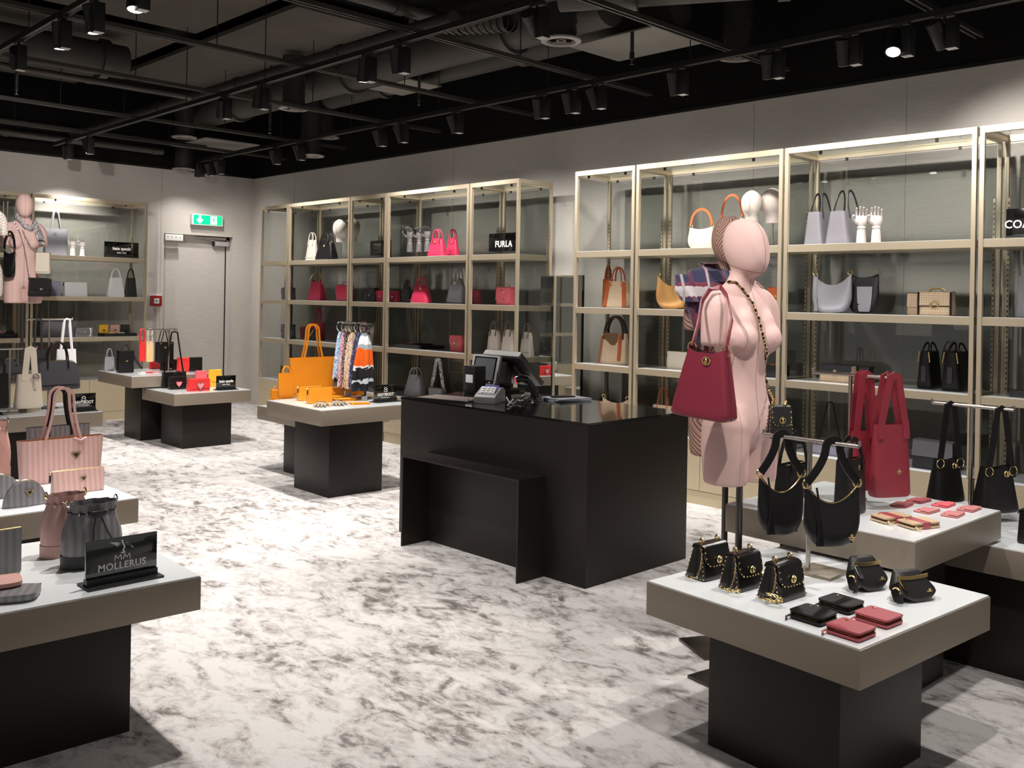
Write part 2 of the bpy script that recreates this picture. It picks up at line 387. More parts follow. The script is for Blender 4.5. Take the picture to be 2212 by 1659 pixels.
for i, l in enumerate(LA): cabinet(XA[i], -DF, 0, XA[i+1]-XA[i], l, 1 if i % 2 == 0 else 2, True, i == 4)
for i, l in enumerate(LB): cabinet(XB[i], -DF, 0, XB[i+1]-XB[i], l, 1 if i == 0 else 2, True, i == 3)
cabinet(DF, -3.052, PI/2, 1.313, 'left wall glass cabinet beside the door, with the kate spade sign on top shelf', 2, True, True)
cabinet(DF, -4.345, PI/2, 1.293, 'left wall glass cabinet cut by the left edge of the photo', 2, True, False)

# ------------------------------------------------------------------ display tables
def table(x, y, lx, ly, z, label, rot=0., inx=.15, iny=.155, base=True):   # x,y = corner nearest the camera; the table runs to -x and +y
    r = thing('display_table', label, 'table', (x, y, 0), rot, 'bronze display tables on the carpet')
    MB().box(-lx, 0, z-.1145, 0, ly, z-.004).build('apron', BRONZE, r, bevel=.0015)
    MB().box(-lx+.004, .004, z-.004, -.004, ly-.004, z).build('glass_top', WHITEG, r)
    if base: MB().box(-lx+inx, iny, 0, -inx, ly-iny, z-.115).build('pedestal', DARKB, r, bevel=.002)
    return r
ZL, ZH = .5465, .674
table(3.241, -2.5784, .749, .789, ZL, 'low bronze table with the red heart bag and kate spade sign', -.015, .128, .144)
table(2.615, -2.725, .90, .80, ZH, 'higher bronze table with the striped bag rack, behind the red heart bag', -.02, .24, .19)
table(6.0127, -2.7656, .811, .80, ZH, 'higher bronze table with the orange tote and scarves', -.038, .152, .163)
table(5.30, -2.44, .81, .80, ZL, 'low bronze table tucked behind the orange tote table', -.03, .23, .13)
table(10.6033, -3.9964, .7905, .8025, ZL, 'low bronze table in the right foreground with studded bags and wallets', -.0843, .15, .153)
table(10.42, -3.195, .785, .785, ZH, 'higher bronze table with pink card cases and the burgundy tote rack', -.03, .15, .17)
table(10.84, -2.508, .86, .82, ZL, 'low bronze table at the right edge under the black bucket bag rack', 0., .12, .123)
table(8.748, -5.829, .80, .80, ZL, 'low bronze table in the left foreground with the MOLLERUS sign', -.045, .192, .16)
table(7.455, -5.50, .80, .815, ZL, 'low bronze table behind the MOLLERUS table with the large pink tote', 0., .19, .16)
q = at(219.6, 888, Z=ZL); table(q[0], q[1]-.90, .80, .90, ZL, 'low bronze table at the left edge with the NAVYBOOT sign and cream bag', -.03, .19, .16)

# ------------------------------------------------------------------ sales counter
ct = thing('sales_counter', 'black brown sales counter with a mirror-black glass top', 'counter', (8.5693, -2.8096, 0), -.004)
CL, CD, CH = 1.582, .885, .859
MB().box(-CL, 0, 0, 0, CD, CH-.012).build('body', DARKB, ct, bevel=.0015)
MB().box(-CL-.002, -.002, CH-.012, .002, CD+.002, CH).build('glass_top', BLKG, ct)
z = .545; x0, x1, yd = -1.295, -.296, -.205
pn = MB(); pn.box(x0, yd, z-.010, x1, -.0005, z); pn.build('shelf_panel', DARKB, ct)
MB().box(x0, yd, 0, x0+.010, -.0005, z-.0105).build('side_panel', DARKB, ct); MB().box(x1-.010, yd, 0, x1, -.0005, z-.0105).build('side_panel', DARKB, ct)
MB().box(x0+.0105, -.012, z-.05, x1-.0105, -.0008, z-.0105).build('rear_rail', BRONZE, ct)

# ------------------------------------------------------------------ ceiling services
ZR = 3.15
OBST = [(8.3, 15, -2.7, -.4)]
for u_, v_, z_, a_, b_ in ((1375, 97, 3.45, .42, .30), (875, 190, 3.48, .30, .2), (465, 315, 3.3, .45, .35)):
    p_ = at(u_, v_, Z=z_); OBST.append((p_[0]-a_-.02, p_[0]+a_+.02, p_[1]-b_-.02, p_[1]+b_+.02))
OBST += [(.96, 1.08, -8, -1.2), (6.8, 8.1, -2.85, -2.3), (6.45, 6.65, -8, -2), (3.28, 3.42, -8, -2.4)]
def rail(y, label, x0=-.02, x1=14.5):
    r = thing('light_track', label, 'light track', (0, y, ZR), 0, 'black lamp tracks')
    MB().box(x0, -.018, 0, x1, .018, .035).build('channel', BLKM, r); MB().box(x0, -.020, -.003, x1, -.012, 0).build('lip', STRIP, r); MB().box(x0, .012, -.003, x1, .020, 0).build('lip', STRIP, r)
    x = x0+.62
    while x < x1:
        if not any(a < x < b and c < y < d for a, b, c, d in OBST): MB().cyl((x, 0, .035), .004, .672, 6).build('hanger', BLKM, r)
        x += 1.365
    return r
rail(-1.05, 'black lamp track close to the cabinet wall', .48); rail(-2.75, 'black lamp track over the middle of the shop', .4); rail(-4.5, 'black lamp track at the upper left of the photo', 3.2)
# cross channels along y
for i, x in enumerate((1.2, 2.53, 4.22, 5.60, 6.95, 8.205, 9.55)):
    r = thing('cross_channel', 'slotted metal channel crossing above the tracks, number %s from the door wall' % ('one two three four five six seven'.split()[i]), 'channel', (x, 0, ZR+.055), 0, 'cross channels of the ceiling grid')
    MB().box(-.026, -7.5, 0, -.012, -.22, .03).build('flange', STRIP, r); MB().box(.012, -7.5, 0, .026, -.22, .03).build('flange', STRIP, r); MB().box(-.012, -7.5, .02, .012, -.22, .028).build('web', BLKM, r)
    for y in (-1.75, -3.4, -5.4):
        if not any(a < x < b and c < y < d for a, b, c, d in OBST): MB().cyl((0, y, .03), .004, .622, 6).build('hanger', BLKM, r)
def pipe(name, label, pts, rad, mat, cat='pipe', couple=None, n=14):
    r = thing(name, label, cat, pts[0]); P = [Vector(p)-Vector(pts[0]) for p in pts]
    MB().tube(P, rad, n).build('pipe_run', mat, r, 50)
    if couple:
        a, b = P[0], P[-1]; L = (b-a).length; d = (b-a).normalized(); k = couple/2
        while k < L:
            MB().tube([a+d*(k-.035), a+d*(k+.035)], rad*1.18, n).build('coupling', PIPE, r, 50); k += couple
    return r
pipe('water_pipe', 'grey insulated pipe following the middle lamp track', [(.06, -2.42, 3.36), (7.0, -2.42, 3.36)], .055, PIPE, couple=1.6)
pipe('water_pipe', 'grey pipe crossing the ceiling toward the top left corner', [(6.55, -7.3, 3.50), (6.55, -2.15, 3.50)], .05, PIPE, couple=1.9)
pipe('water_pipe', 'thin pipe crossing over the left tables', [(3.35, -7.2, 3.33), (3.35, -2.52, 3.33)], .028, PIPE, couple=1.5)
pipe('water_pipe', 'thin pipe nearest the door wall', [(.35, -7.5, 3.252), (.35, -1.45, 3.252)], .045, PIPE, couple=1.7)
pipe('water_pipe', 'second thin pipe near the door wall', [(1.0, -7.5, 3.268), (1.0, -1.2, 3.268)], .022, PIPE, couple=1.7)
pipe('air_duct', 'wide wrapped air duct over the middle of the ceiling', [(.9, -1.30, 3.64), (7.4, -1.30, 3.64)], .17, DUCT, 'duct', 2.2, 20)
pipe('air_duct', 'wrapped air duct nearer the cabinet wall', [(2.95, -.72, 3.68), (7.6, -.72, 3.68)], .13, DUCT, 'duct', 2.0, 20)
pipe('air_duct', 'wrapped air duct over the left of the ceiling', [(3.0, -5.6, 3.62), (3.0, -3.0, 3.62)], .15, DUCT, 'duct', 1.6, 20)
pipe('air_duct', 'wrapped air duct at the upper right of the photo', [(7.75, -2.2, 3.42), (9.8, -1.0, 3.42)], .12, DUCT, 'duct', .9, 20)
def flex(label, pts, r0):
    r = thing('flexible_duct', label, 'duct', pts[0], 0, 'ribbed flexible ducts'); R = []; P = [Vector(p)-Vector(pts[0]) for p in pts]; Q = []
    for i in range(len(P)-1):
        for k in range(14): Q.append(P[i].lerp(P[i+1], k/14))
    Q.append(P[-1]); mb = MB()
    for i in range(len(Q)-1): mb.tube([Q[i], Q[i].lerp(Q[i+1], .55), Q[i+1]], r0*(1.0 if i % 2 else .9), 12, None, False)
    mb.build('ribbed_hose', DUCT, r, 30)
flex('ribbed hose curling above the middle ring diffuser', [(6.0, -1.95, 3.64), (6.6, -1.98, 3.5), (7.05, -1.95, 3.44)], .085)
flex('ribbed hose beside the wrapped duct at the top edge', [(6.9, -2.45, 3.66), (7.3, -2.6, 3.58), (8.0, -2.75, 3.6)], .085)
for i in range(9):
    x = 8.6+.30*i; flex('pale ribbed hose of the upper right row, place %s counting from the left' % ('one two three four five six seven eight nine'.split()[i]), [(x, -2.6, 3.82), (x, -.5, 3.70)], .075)
# ring diffusers
def diffuser(u, v, z, label):
    p = at(u, v, Z=z); r = thing('ring_diffuser', label, 'air diffuser', (p[0], p[1], z), 0, 'round air outlets on hanging spiral ducts')
    mb = MB()
    for k in range(9 if z == 3.36 else max(3, int((3.76-z)/.07)+1)): mb.tube([(0, 0, .02+.07*k), (0, 0, .062+.07*k)], .105, 16, None, False); mb.tube([(0, 0, .062+.07*k), (0, 0, .09+.07*k)], .110, 16, None, False)
    mb.build('spiral_duct', M('black_duct', (.018, .017, .015), .6), r, 30)
    MB().rings([[(q*math.cos(2*PI*i/24), q*math.sin(2*PI*i/24), zz) for i in range(24)] for q, zz in ((.105, .022), (.142, .012), (.142, 0), (.105, -.006), (.098, .004), (.098, .022))], False, False).build('ring', M('grey_ring', (.30, .27, .24), .5), r, 40)
    MB().torus((0, 0, .006), .03, .005, 'z', 12, 5).build('hub', MATS['grey_ring'], r, 40)
    for k in range(4): MB().strap([(.03*math.cos(k*PI/2), .03*math.sin(k*PI/2), .01), (.098*math.cos(k*PI/2), .098*math.sin(k*PI/2), .012)], .008, .004, (0, 0, 1)).build('vane', BLKM, r)
for u, v, z, l in [(1212, 90, 3.3, 'ring diffuser at the top, left of the white ceiling board'), (1593, 125, 3.3, 'ring diffuser farthest to the right'), (634, 236, 3.3, 'ring diffuser left of the bright middle lamp'),
                   (707, 298, 3.36, 'ring diffuser under and right of the one by the middle lamp'), (398, 298, 3.3, 'ring diffuser over the door, upper one of two'), (397, 367, 3.05, 'ring diffuser over the door, lower one of two'), (672, 338, 3.02, 'ring diffuser half hidden by a lamp near the corner')]:
    diffuser(u, v, z, l)
for (u, v, z, a, b, l) in [(1375, 97, 3.45, .42, .30, 'pale ceiling board beside the top ring diffuser'), (875, 190, 3.48, .30, .2, 'small pale ceiling board by the middle lamps'), (465, 315, 3.3, .45, .35, 'pale ceiling board over the door')]:
    p = at(u, v, Z=z); tag(MB().box(-a, -b, 0, a, b, .012).build('ceiling_board', M('pale_board', (.22, .20, .18), .8), loc=(p[0], p[1], z)), l, 'ceiling board', 'pale boards in the open ceiling')
# ceiling mesh slabs
for i, (x0, y0, x1, y1) in enumerate([(.5, -6.4, 3.2, -4.5), (3.5, -6.2, 6.3, -4.1), (3.6, -4.0, 6.4, -2.6), (.6, -4.2, 3.2, -2.6), (1.4, -2.4, 5.0, -.9), (6.8, -5.2, 9.6, -2.9)]):
    tag(MB().box(x0, y0, 3.86, x1, y1, 3.90).build('ceiling_panel', CONC), 'rough concrete panel of the ceiling, %s' % ['farthest left', 'top left over the first lamps', 'left of the middle track', 'over the door side tables', 'behind the ring diffusers', 'at the top middle'][i], 'ceiling panel', 'concrete ceiling panels')
for i, (u, v, z) in enumerate([(36, 195, 3.28), (583, 280, 3.2), (1365, 128, 3.25), (905, 218, 3.3)]):
    p = at(u, v, Z=z); r = thing('sprinkler', 'brass sprinkler head, %s' % ['at the left edge', 'left of two ring diffusers', 'on the pipe end by the pale board', 'above the dark lamp pair'][i], 'sprinkler', (p[0], p[1], z), 0, 'sprinkler heads')
    MB().cyl((0, 0, 0), .018, .05, 8).build('fitting', BLKM, r, 40); MB().cyl((0, 0, -.035), .008, .035, 8, .006).build('bulb', SILV, r, 40); MB().cyl((0, 0, -.04), .016, .004, 10).build('deflector', SILV, r)
    MB().tube([(0, 0, .05), (0, 0, (3.448 if i == 2 else 3.858)-z)], .014, 8).build('feed_pipe', PIPE, r, 40)

# track spotlights
LIT = []
def spotlight(u, v, y, target, watt, label, size=46, blend=.55, lens=True):
    p = at(u, v, Y=y); x = p[0]; r = thing('track_spotlight', label, 'spotlight', (x, y, ZR), 0, 'black track spotlights')
    MB().box(-.05, -.016, -.016, .05, .016, -.003).build('adapter', STRIP, r); MB().cyl((0, 0, -.045), .010, .03, 8).build('stem', BLKM, r)
    MB().box(.012, -.03, -.20, .072, .03, -.035).build('driver_box', BLKM, r, bevel=.002); MB().box(.014, -.027, -.2015, .070, .027, -.1995).build('box_end', GREYM, r)
    hd = Vector((-.035, 0, -.10)); d = (Vector(target) - (Vector((x, y, ZR)) + hd)).normalized()
    q = d.to_track_quat('-Z', 'Y')
    h = bpy.data.objects.new('lamp_head', None)
    head = MB().tube([(0, 0, .07), (0, 0, -.085)], .046, 18).build('lamp_head', BLKM, r, 40); head.location = hd; head.rotation_mode = 'QUATERNION'; head.rotation_quaternion = q
    MB().torus((0, 0, -.085), .043, .004, 'z', 18, 5).build('bezel', BLKP, head, 40)
    if lens: MB().tube([(0, 0, -.0852), (0, 0, -.0868)], .039, 18).build('lens', LENS, head)
    if watt:
        ld = bpy.data.lights.new('lamp_light', 'SPOT'); ld.energy = watt; ld.color = LAMP_RGB; ld.spot_size = math.radians(size); ld.spot_blend = blend; ld.shadow_soft_size = .035
        lo = bpy.data.objects.new('lamp_light', ld); COL.objects.link(lo); lo.parent = head; lo.location = (0, 0, -.095)
    return r
# ------------------------------------------------------------------ lamps: wall track, middle track, front track
SW = [(455, 378, (.35, -.2, 1.6), 'facing the door corner'), (475, 368, (.9, -.3, 1.2), 'second in the door corner'), (432, 380, (.1, -1.0, 1.5), 'at the far end over the door'),
      (596, 350, (2.3, -.30, 1.3), 'pointing at the dome bags'), (648, 345, (2.9, -.30, 1.2), 'beside the half hidden diffuser'), (822, 310, (4.2, -.3, 1.5), 'left of a close pair'), (868, 300, (4.8, -.3, 1.3), 'right of a close pair'),
      (985, 283, (5.5, -.3, 1.4), 'alone above the FURLA cabinet'), (1170, 250, (6.1, -.3, 1.2), 'first of three over the mirror'), (1235, 240, (6.75, -.3, 1.3), 'second of three over the mirror'), (1290, 230, (7.4, -.3, 1.3), 'third of three over the mirror'),
      (1465, 200, (7.7, -.3, 1.4), 'above the narrow signature bag cabinet'), (1670, 165, (8.3, -.3, 1.3), 'beside the farthest right diffuser'), (1835, 140, (8.9, -.3, 1.5), 'left of the round shining lamp'),
      (1945, 125, (9.75, -2.6, .5), 'with its round lens shining down'), (2040, 110, (9.9, -.2, 1.9), 'last one at the upper right')]
for i, (u, v, t, l) in enumerate(SW): spotlight(u, v, -1.05, t, WALL_W*(1.5 if i > 14 else .45 if i < 3 else 1), 'black spotlight on the wall track, '+l, 112, .95)
S1 = [(793, 165, (6.0, -2.6, .6), 'bright round lens in the middle'), (865, 140, (6.6, -2.2, .8), 'square box seen from below'), (565, 228, (4.3, -3.0, 0), 'turned to the wall, left of a diffuser'), (485, 252, (2.9, -2.4, .5), 'bright lens left of centre'),
      (147, 345, (.2, -2.5, 2.1), 'hanging low by the left wall'), (192, 330, (2.5, -2.35, .6), 'second by the left wall'), (1160, 60, (7.4, -.5, 1.3), 'beside the top ring diffuser')]
for u, v, t, l in S1: spotlight(u, v, -2.75, t, MID_W*(.45 if t[1] == -.5 else 1.6 if t[2] == .5 or t[0] == 2.5 else 1.15), 'black spotlight on the middle track, '+l, 72 if t[1] == -.5 else 78, .8)
S0 = [(135, 100, (5.6, -4.2, 0), 'second from the left edge'), (205, 65, (6.5, -4.0, 0), 'third from the left edge'), (300, 25, (7.3, -4.8, .5), 'cut by the top edge'), (40, 150, (2.3, -3.7, 1.5), 'nearest the left edge')]
for u, v, t, l in S0: spotlight(u, v, -4.5, t, FRONT_W*(1.5 if t[2] > 1 else 1), 'black spotlight on the front track, '+l, 84, .7)
# unseen lamps added for extra light, where both tracks run on to the shopfront
for k, (x, y, t) in enumerate([(9.2, -2.75, (9.1, -.5, 1.2)), (10.6, -2.75, (10.3, -3.0, .5)), (8.4, -4.5, (8.3, -5.1, .5)), (9.6, -4.5, (9.5, -3.1, 1.1)), (11.0, -4.5, (10.3, -3.7, .5)), (7.6, -4.5, (7.9, -4.0, 0))]):
    u, v = pix((x, y, 2.97)); spotlight(u, v, y, t, (95, 130, 180, 140, 135, 110)[k], 'unseen spotlight added above the frame toward the shop front, %s' % ['over the pink mannequin', 'over the black hobo rack', 'over the left foreground table', 'over the open carpet', 'over the right foreground table', 'over the carpet before the counter'][k], 80, .7)

# ------------------------------------------------------------------ leathers and cloths
def leather(name, col, rough=.42, grain=420, st=.22, coat=0., spec=.5): return M('leather_'+name, col, rough, 0, ('v', grain, st), (9, .06), spec, coat)
LB_ = leather('black', (.0065, .006, .006), .36, 420, .22, 0, .32); LCH = leather('charcoal', (.030, .029, .032), .42, 420, .22, 0, .4); LGR = leather('grey', (.17, .16, .175), .40); LLG = leather('light_grey', (.235, .225, .24), .42)
LSIL = leather('silver_grey', (.42, .41, .45), .33); LWH = leather('white', (.80, .78, .77), .45); LCR = leather('cream', (.66, .57, .46), .45); LBE = leather('beige', (.64, .54, .47), .5)
LRED = leather('crimson', (.52, .025, .075), .42); LCO = leather('coral', (.78, .13, .16), .45); LBUR = leather('burgundy', (.20, .018, .036), .33, 380, .3); LTR = leather('tomato_red', (.50, .020, .035), .42); LSC = leather('scarlet', (.70, .03, .03), .4)
LROS = leather('rose', (.40, .07, .085), .42); LPK = leather('soft_pink', (.66, .36, .31), .5, 260, .1); LPK2 = leather('dusty_pink', (.58, .34, .30), .45)
LOR = leather('orange', (.88, .30, .012), .42, 500, .06); LYE = leather('yellow', (.86, .46, .03), .45); LTN = leather('tan', (.47, .17, .05), .42); LRU = leather('rust', (.42, .10, .028), .4); LHON = leather('honey', (.70, .36, .12), .45)
LSA = leather('sand', (.74, .52, .24), .5); LTAU = leather('taupe', (.22, .185, .155), .5); LLIL = leather('lilac', (.36, .34, .43), .45); LBRN = leather('dark_brown', (.05, .028, .018), .4); LNAVY = leather('ink_grey', (.055, .053, .062), .4)
DARKIN = M('dark_lining', (.02, .018, .017), .8); PINKIN = M('tan_lining', (.42, .19, .08), .7)
def canvas(name, a, b, sc):
    m, nt, p, N, L = nodes(name); tc = N.new('ShaderNodeTexCoord'); sp = N.new('ShaderNodeSeparateXYZ'); L.new(tc.outputs['Object'], sp.inputs[0])
    x = math_(N, L, 'ADD', math_(N, L, 'MULTIPLY', math_(N, L, 'ADD', sp.outputs[0], sp.outputs[1]), sc), 50.0); z = math_(N, L, 'ADD', math_(N, L, 'MULTIPLY', sp.outputs[2], sc), 50.0)
    def cell(off):
        fx = math_(N, L, 'SUBTRACT', math_(N, L, 'FRACT', math_(N, L, 'ADD', x, off)), .5); fz = math_(N, L, 'SUBTRACT', math_(N, L, 'FRACT', math_(N, L, 'ADD', z, off)), .5)
        r = math_(N, L, 'SQRT', math_(N, L, 'ADD', math_(N, L, 'MULTIPLY', fx, fx), math_(N, L, 'MULTIPLY', fz, fz)))
        return math_(N, L, 'LESS_THAN', math_(N, L, 'ABSOLUTE', math_(N, L, 'SUBTRACT', r, .27)), .075)
    k = math_(N, L, 'MAXIMUM', cell(0.), cell(.5)); mx = N.new('ShaderNodeMix'); mx.data_type = 'RGBA'; mx.inputs[6].default_value = (*a, 1); mx.inputs[7].default_value = (*b, 1)
    L.new(k, mx.inputs[0]); L.new(mx.outputs[2], p.inputs['Base Color']); p.inputs['Roughness'].default_value = .5; return m
SIG = canvas('printed_canvas', (.76, .61, .46), (.55, .36, .20), 34); SIGB = canvas('brown_canvas', (.12, .065, .035), (.25, .14, .07), 34)
def striped(name, a, b, sc, rough=.42):
    m, nt, p, N, L = nodes(name); v = mapped(N, L, (1, 1, 1)); wv = N.new('ShaderNodeTexWave'); wv.inputs['Scale'].default_value = sc; wv.inputs['Distortion'].default_value = .0; wv.bands_direction = 'X'; L.new(v, wv.inputs['Vector'])
    n2 = noise(N, L, v, 26, 2, 2.5); k = math_(N, L, 'ADD', math_(N, L, 'MULTIPLY', wv.outputs[1], .7), math_(N, L, 'MULTIPLY', n2, .4))
    L.new(ramp(N, L, k, [(.35, a), (.75, b)]), p.inputs['Base Color']); p.inputs['Roughness'].default_value = rough
    bm_ = N.new('ShaderNodeBump'); bm_.inputs['Strength'].default_value = .12; bm_.inputs['Distance'].default_value = .002; L.new(n2, bm_.inputs['Height']); L.new(bm_.outputs[0], p.inputs['Normal']); return m
PKS = striped('pink_striped_canvas', (.53, .315, .28), (.61, .39, .355), 13); GRS = striped('grey_striped_canvas', (.17, .16, .165), (.235, .223, .232), 13, .38)
def scarfmat(name, cols, sc, kind='n'):
    m, nt, p, N, L = nodes(name); v = mapped(N, L, (1, 1, 1)); f = noise(N, L, v, sc, 5, 2.5, .6)
    if kind == 'w':
        wv = N.new('ShaderNodeTexWave'); wv.inputs['Scale'].default_value = sc*.55; wv.inputs['Distortion'].default_value = 6; wv.inputs['Detail Scale'].default_value = 2; L.new(v, wv.inputs['Vector']); f = math_(N, L, 'ADD', math_(N, L, 'MULTIPLY', wv.outputs[1], .55), math_(N, L, 'MULTIPLY', f, .45))
    n = len(cols); r = N.new('ShaderNodeValToRGB'); r.color_ramp.interpolation = 'CONSTANT'; e = r.color_ramp.elements
    while len(e) < n: e.new(.5)
    for k, c in enumerate(cols): e[k].position = .30+.42*k/n if k else 0; e[k].color = (*c, 1)
    L.new(f, r.inputs[0]); L.new(r.outputs[0], p.inputs['Base Color']); p.inputs['Roughness'].default_value = .5; return m

# ------------------------------------------------------------------ bag building
def arch(a, z0, z1, n=14, p=2.0, y0=0., y1=0., x0=0.):
    out = []
    for i in range(n+1):
        th = PI*i/n; c, s = math.cos(th), math.sin(th)
        out.append((x0-a*math.copysign(abs(c)**(2/p), c), y0+(y1-y0)*s, z0+(z1-z0)*abs(s)**(2/p)))
    return out
def loop(a, z0, z1, y=0., tw=.03, n=7):
    zr = z1-tw; L_ = [(-(a+(tw-a)*(1-(1-i/n)**1.7)), y, z0+(zr-z0)*i/n) for i in range(n)]
    T_ = [(-tw*math.cos(PI*k/8), y, zr+tw*math.sin(PI*k/8)) for k in range(9)]
    return L_ + T_ + [(-p[0], p[1], p[2]) for p in reversed(L_)]
def peak(a, z0, z1, y=0., top=.012, n=6):
    L_ = [(-a+(a-top)*(i/n)**.9, y, z0+(z1-z0-.008)*i/n) for i in range(n+1)]
    return L_ + [(0, y, z1)] + [(-p[0], p[1], p[2]) for p in reversed(L_)]
def chain(mb, pts, size=.010):
    P = [Vector(p) for p in pts]; seg = [(P[i+1]-P[i]).length for i in range(len(P)-1)]; T = sum(seg); n = max(2, int(T/size)); d = 0; i = 0; acc = 0
    for k in range(n):
        s = (k+.5)/n*T
        while i < len(seg)-1 and acc+seg[i] < s: acc += seg[i]; i += 1
        c = P[i].lerp(P[i+1], (s-acc)/seg[i]); t = (P[i+1]-P[i]).normalized()
        sub = MB().torus((0, 0, 0), size*.42, size*.11, 'y', 7, 4, 1.4, .8); q = t.to_track_quat('X', 'Z').to_matrix().to_4x4() @ Matrix.Rotation(PI/2*(k % 2), 4, 'X')
        sub.move(Matrix.Translation(c) @ q); mb.add(sub.v, sub.f)
    return mb
def root(name, label, F, cat, group): return thing(name, label, cat, F['loc'], F['rot'], group)
def emblem(r, x, y, z, s=.012, mat=None, kind='oval', name='emblem'):
    mat = mat or GOLD
    if kind == 'oval': o = MB().torus((0, 0, 0), s, s*.28, 'y', 14, 5, 1.0, .85).build(name, mat, r, 50, loc=(x, y, z)); MB().cbox((0, 0, 0), (s*1.1, s*.4, s*.45)).build('bar', mat, o)
    elif kind == 'disc': o = MB().tube([(0, .001, 0), (0, -.005, 0)], s, 14).build(name, mat, r, 40, loc=(x, y, z)); MB().torus((0, -.006, 0), s*.55, s*.16, 'y', 12, 5).build('rim', mat, o, 50)
    elif kind == 'tri': o = MB().prism([(-s, s*.55), (s, s*.55), (s*.85, s*.2), (0, -s), (-s*.85, s*.2)], -.004, .001).build(name, mat, r, loc=(x, y, z)); MB().prism([(-s*.62, s*.33), (s*.62, s*.33), (0, -s*.6)], -.006, -.004).build('plate', MATS['black_plastic'], o)
    elif kind == 'turn': o = MB().torus((0, 0, 0), s*.9, s*.22, 'y', 16, 6).build(name, mat, r, 50, loc=(x, y, z)); MB().ball((0, -.003, 0), s*.42, s*.5, s*.7, 8, 6).build('knob', mat, o, 50)
    elif kind == 'heart':
        pl = [(0, -s), (-s*.8, 0), (-s*.9, s*.5), (-s*.5, s*.85), (0, s*.5), (s*.5, s*.85), (s*.9, s*.5), (s*.8, 0)]
        o = MB().prism([(a*1.18, b*1.15) for a, b in pl], -.003, .001).build(name, SILV, r, loc=(x, y, z)); MB().prism([(a*.85, b*.85) for a, b in pl], -.006, -.003).build('heart_inlay', M('pink_enamel', (.75, .25, .30), .3), o)
    else:
        o = MB().ball((0, 0, s*.45), s*.45, .002, s*.35, 8, 5).build(name, mat, r, 50, loc=(x, y, z)); MB().ball((0, 0, -.0), s, .002, s*.22, 8, 5).build('letters', mat, o, 50); MB().ball((0, 0, -s*.5), s*.6, .002, s*.2, 8, 5).build('base_line', mat, o, 50)
    return o
def tote(label, F, mat, hh=.22, kind='arch', top=1.0, dt=.35, hm=None, sw=.016, ha=.5, emb=None, name='tote_bag', group=None, inner=None, n=6., zt=None, em=None, handles=2, tabs=False, belly=0., cat='handbag', drop=.0, wb=None):
    w, d, h = F['w'], F['d'], F['h']; r = root(name, label, F, cat, group); hm = hm or mat
    wb = wb if wb is not None else (1/top if top > 1 else 1.); wt = min(1., top)
    wf = lambda t: wb+(wt-wb)*t+belly*math.sin(PI*t); df = lambda t: 1+(dt-1)*t
    mb = MB().loft(w, d, h, wf, df, zt, n, cap=False); mb.build('body', mat, r, 50)
    li = MB(); R = []
    for tt in (.80, .985):
        ring = []
        for k in range(28):
            a = 2*PI*(k+.5)/28; c, s = math.cos(a), math.sin(a); x = math.copysign(abs(c)**(2/n), c); y = math.copysign(abs(s)**(2/n), s)
            ring.append((x*w/2*wf(tt)*.97, y*d/2*df(tt)*.92, h*tt*(zt(x) if zt else 1)))
        R.append(ring)
    li.rings(R, True, False).build('lining', inner or DARKIN, r, 50)
    yt = d/2*dt
    for s in ((-1, 1) if handles == 2 else (-1,)):
        y = s*yt; a = w*ha/2
        zz = h*.96*(zt(ha) if zt else 1)
        pts = arch(a, zz, zz+hh, 14, 2.0, y, y*.5) if kind == 'arch' else loop(a, zz, zz+hh, y, min(.05, a*.55)) if kind == 'loop' else peak(a, zz, zz+hh, y, .02)
        pts = [(pts[0][0], y*1.12, zz-h*.16)] + pts + [(pts[-1][0], y*1.12, zz-h*.16)]
        if sw > .011: MB().strap(pts, sw, .005, (0, 1, 0)).build('handle', hm, r, 40)
        else: MB().tube(pts, sw/2, 7).build('handle', hm, r, 50)
        if tabs and s < 0:
            for xx in (-a, a): MB().torus((xx, y*1.2, zz-.004), sw*.7, .0018, 'y', 10, 4).build('ring', GOLD, r, 50)
    if emb: emblem(r, emb[1]*w/2, -d/2*(1+(dt-1)*emb[2])-.001, emb[2]*h, emb[3], em, emb[0])
    return r
def dome(label, F, mat, hh=.10, group=None, emb=('disc', 0, .72, .014), hm=None, name='dome_handbag', wt=.72, feet=True):
    w, d, h = F['w'], F['d'], F['h']; r = root(name, label, F, 'handbag', group); hm = hm or mat
    wf = lambda t: 1-(1-wt)*t**1.5; df = lambda t: 1-.55*t; zt = lambda x: 1-.22*abs(x)**4
    MB().loft(w, d, h, wf, df, zt, 5.).build('body', mat, r, 55)
    MB().strap([(-w*.46, -d*.505, h*.17), (w*.46, -d*.505, h*.17)], .004, .003, (0, 1, 0)).build('base_seam', hm, r)
    MB().tube([(-w*wt*.42, 0, h*.93)]+[(w*wt*.42*math.sin(q), 0, h*(1.008-.06*abs(math.sin(q))**4)) for q in (-1, -.5, 0, .5, 1)]+[(w*wt*.46, 0, h*.86)], .003, 6).build('zipper', GOLD, r)
    for s in (-1, 1):
        y = s*d*.26; a = w*.22; z = h*.95
        MB().tube([(-a, y*1.5, h*.74)]+arch(a, z, z+hh, 14, 2.2, y, y*.6)+[(a, y*1.5, h*.74)], .006, 8).build('handle', hm, r, 50)
    if emb: emblem(r, emb[1]*w/2, -d/2*(1-.55*emb[2])-.002, emb[2]*h, emb[3], None, emb[0])
    if feet:
        for xx in (-.4, .4): MB().cyl((xx*w, -d*.34, -.0), .004, .004, 6).build('foot', GOLD, r)
    return r
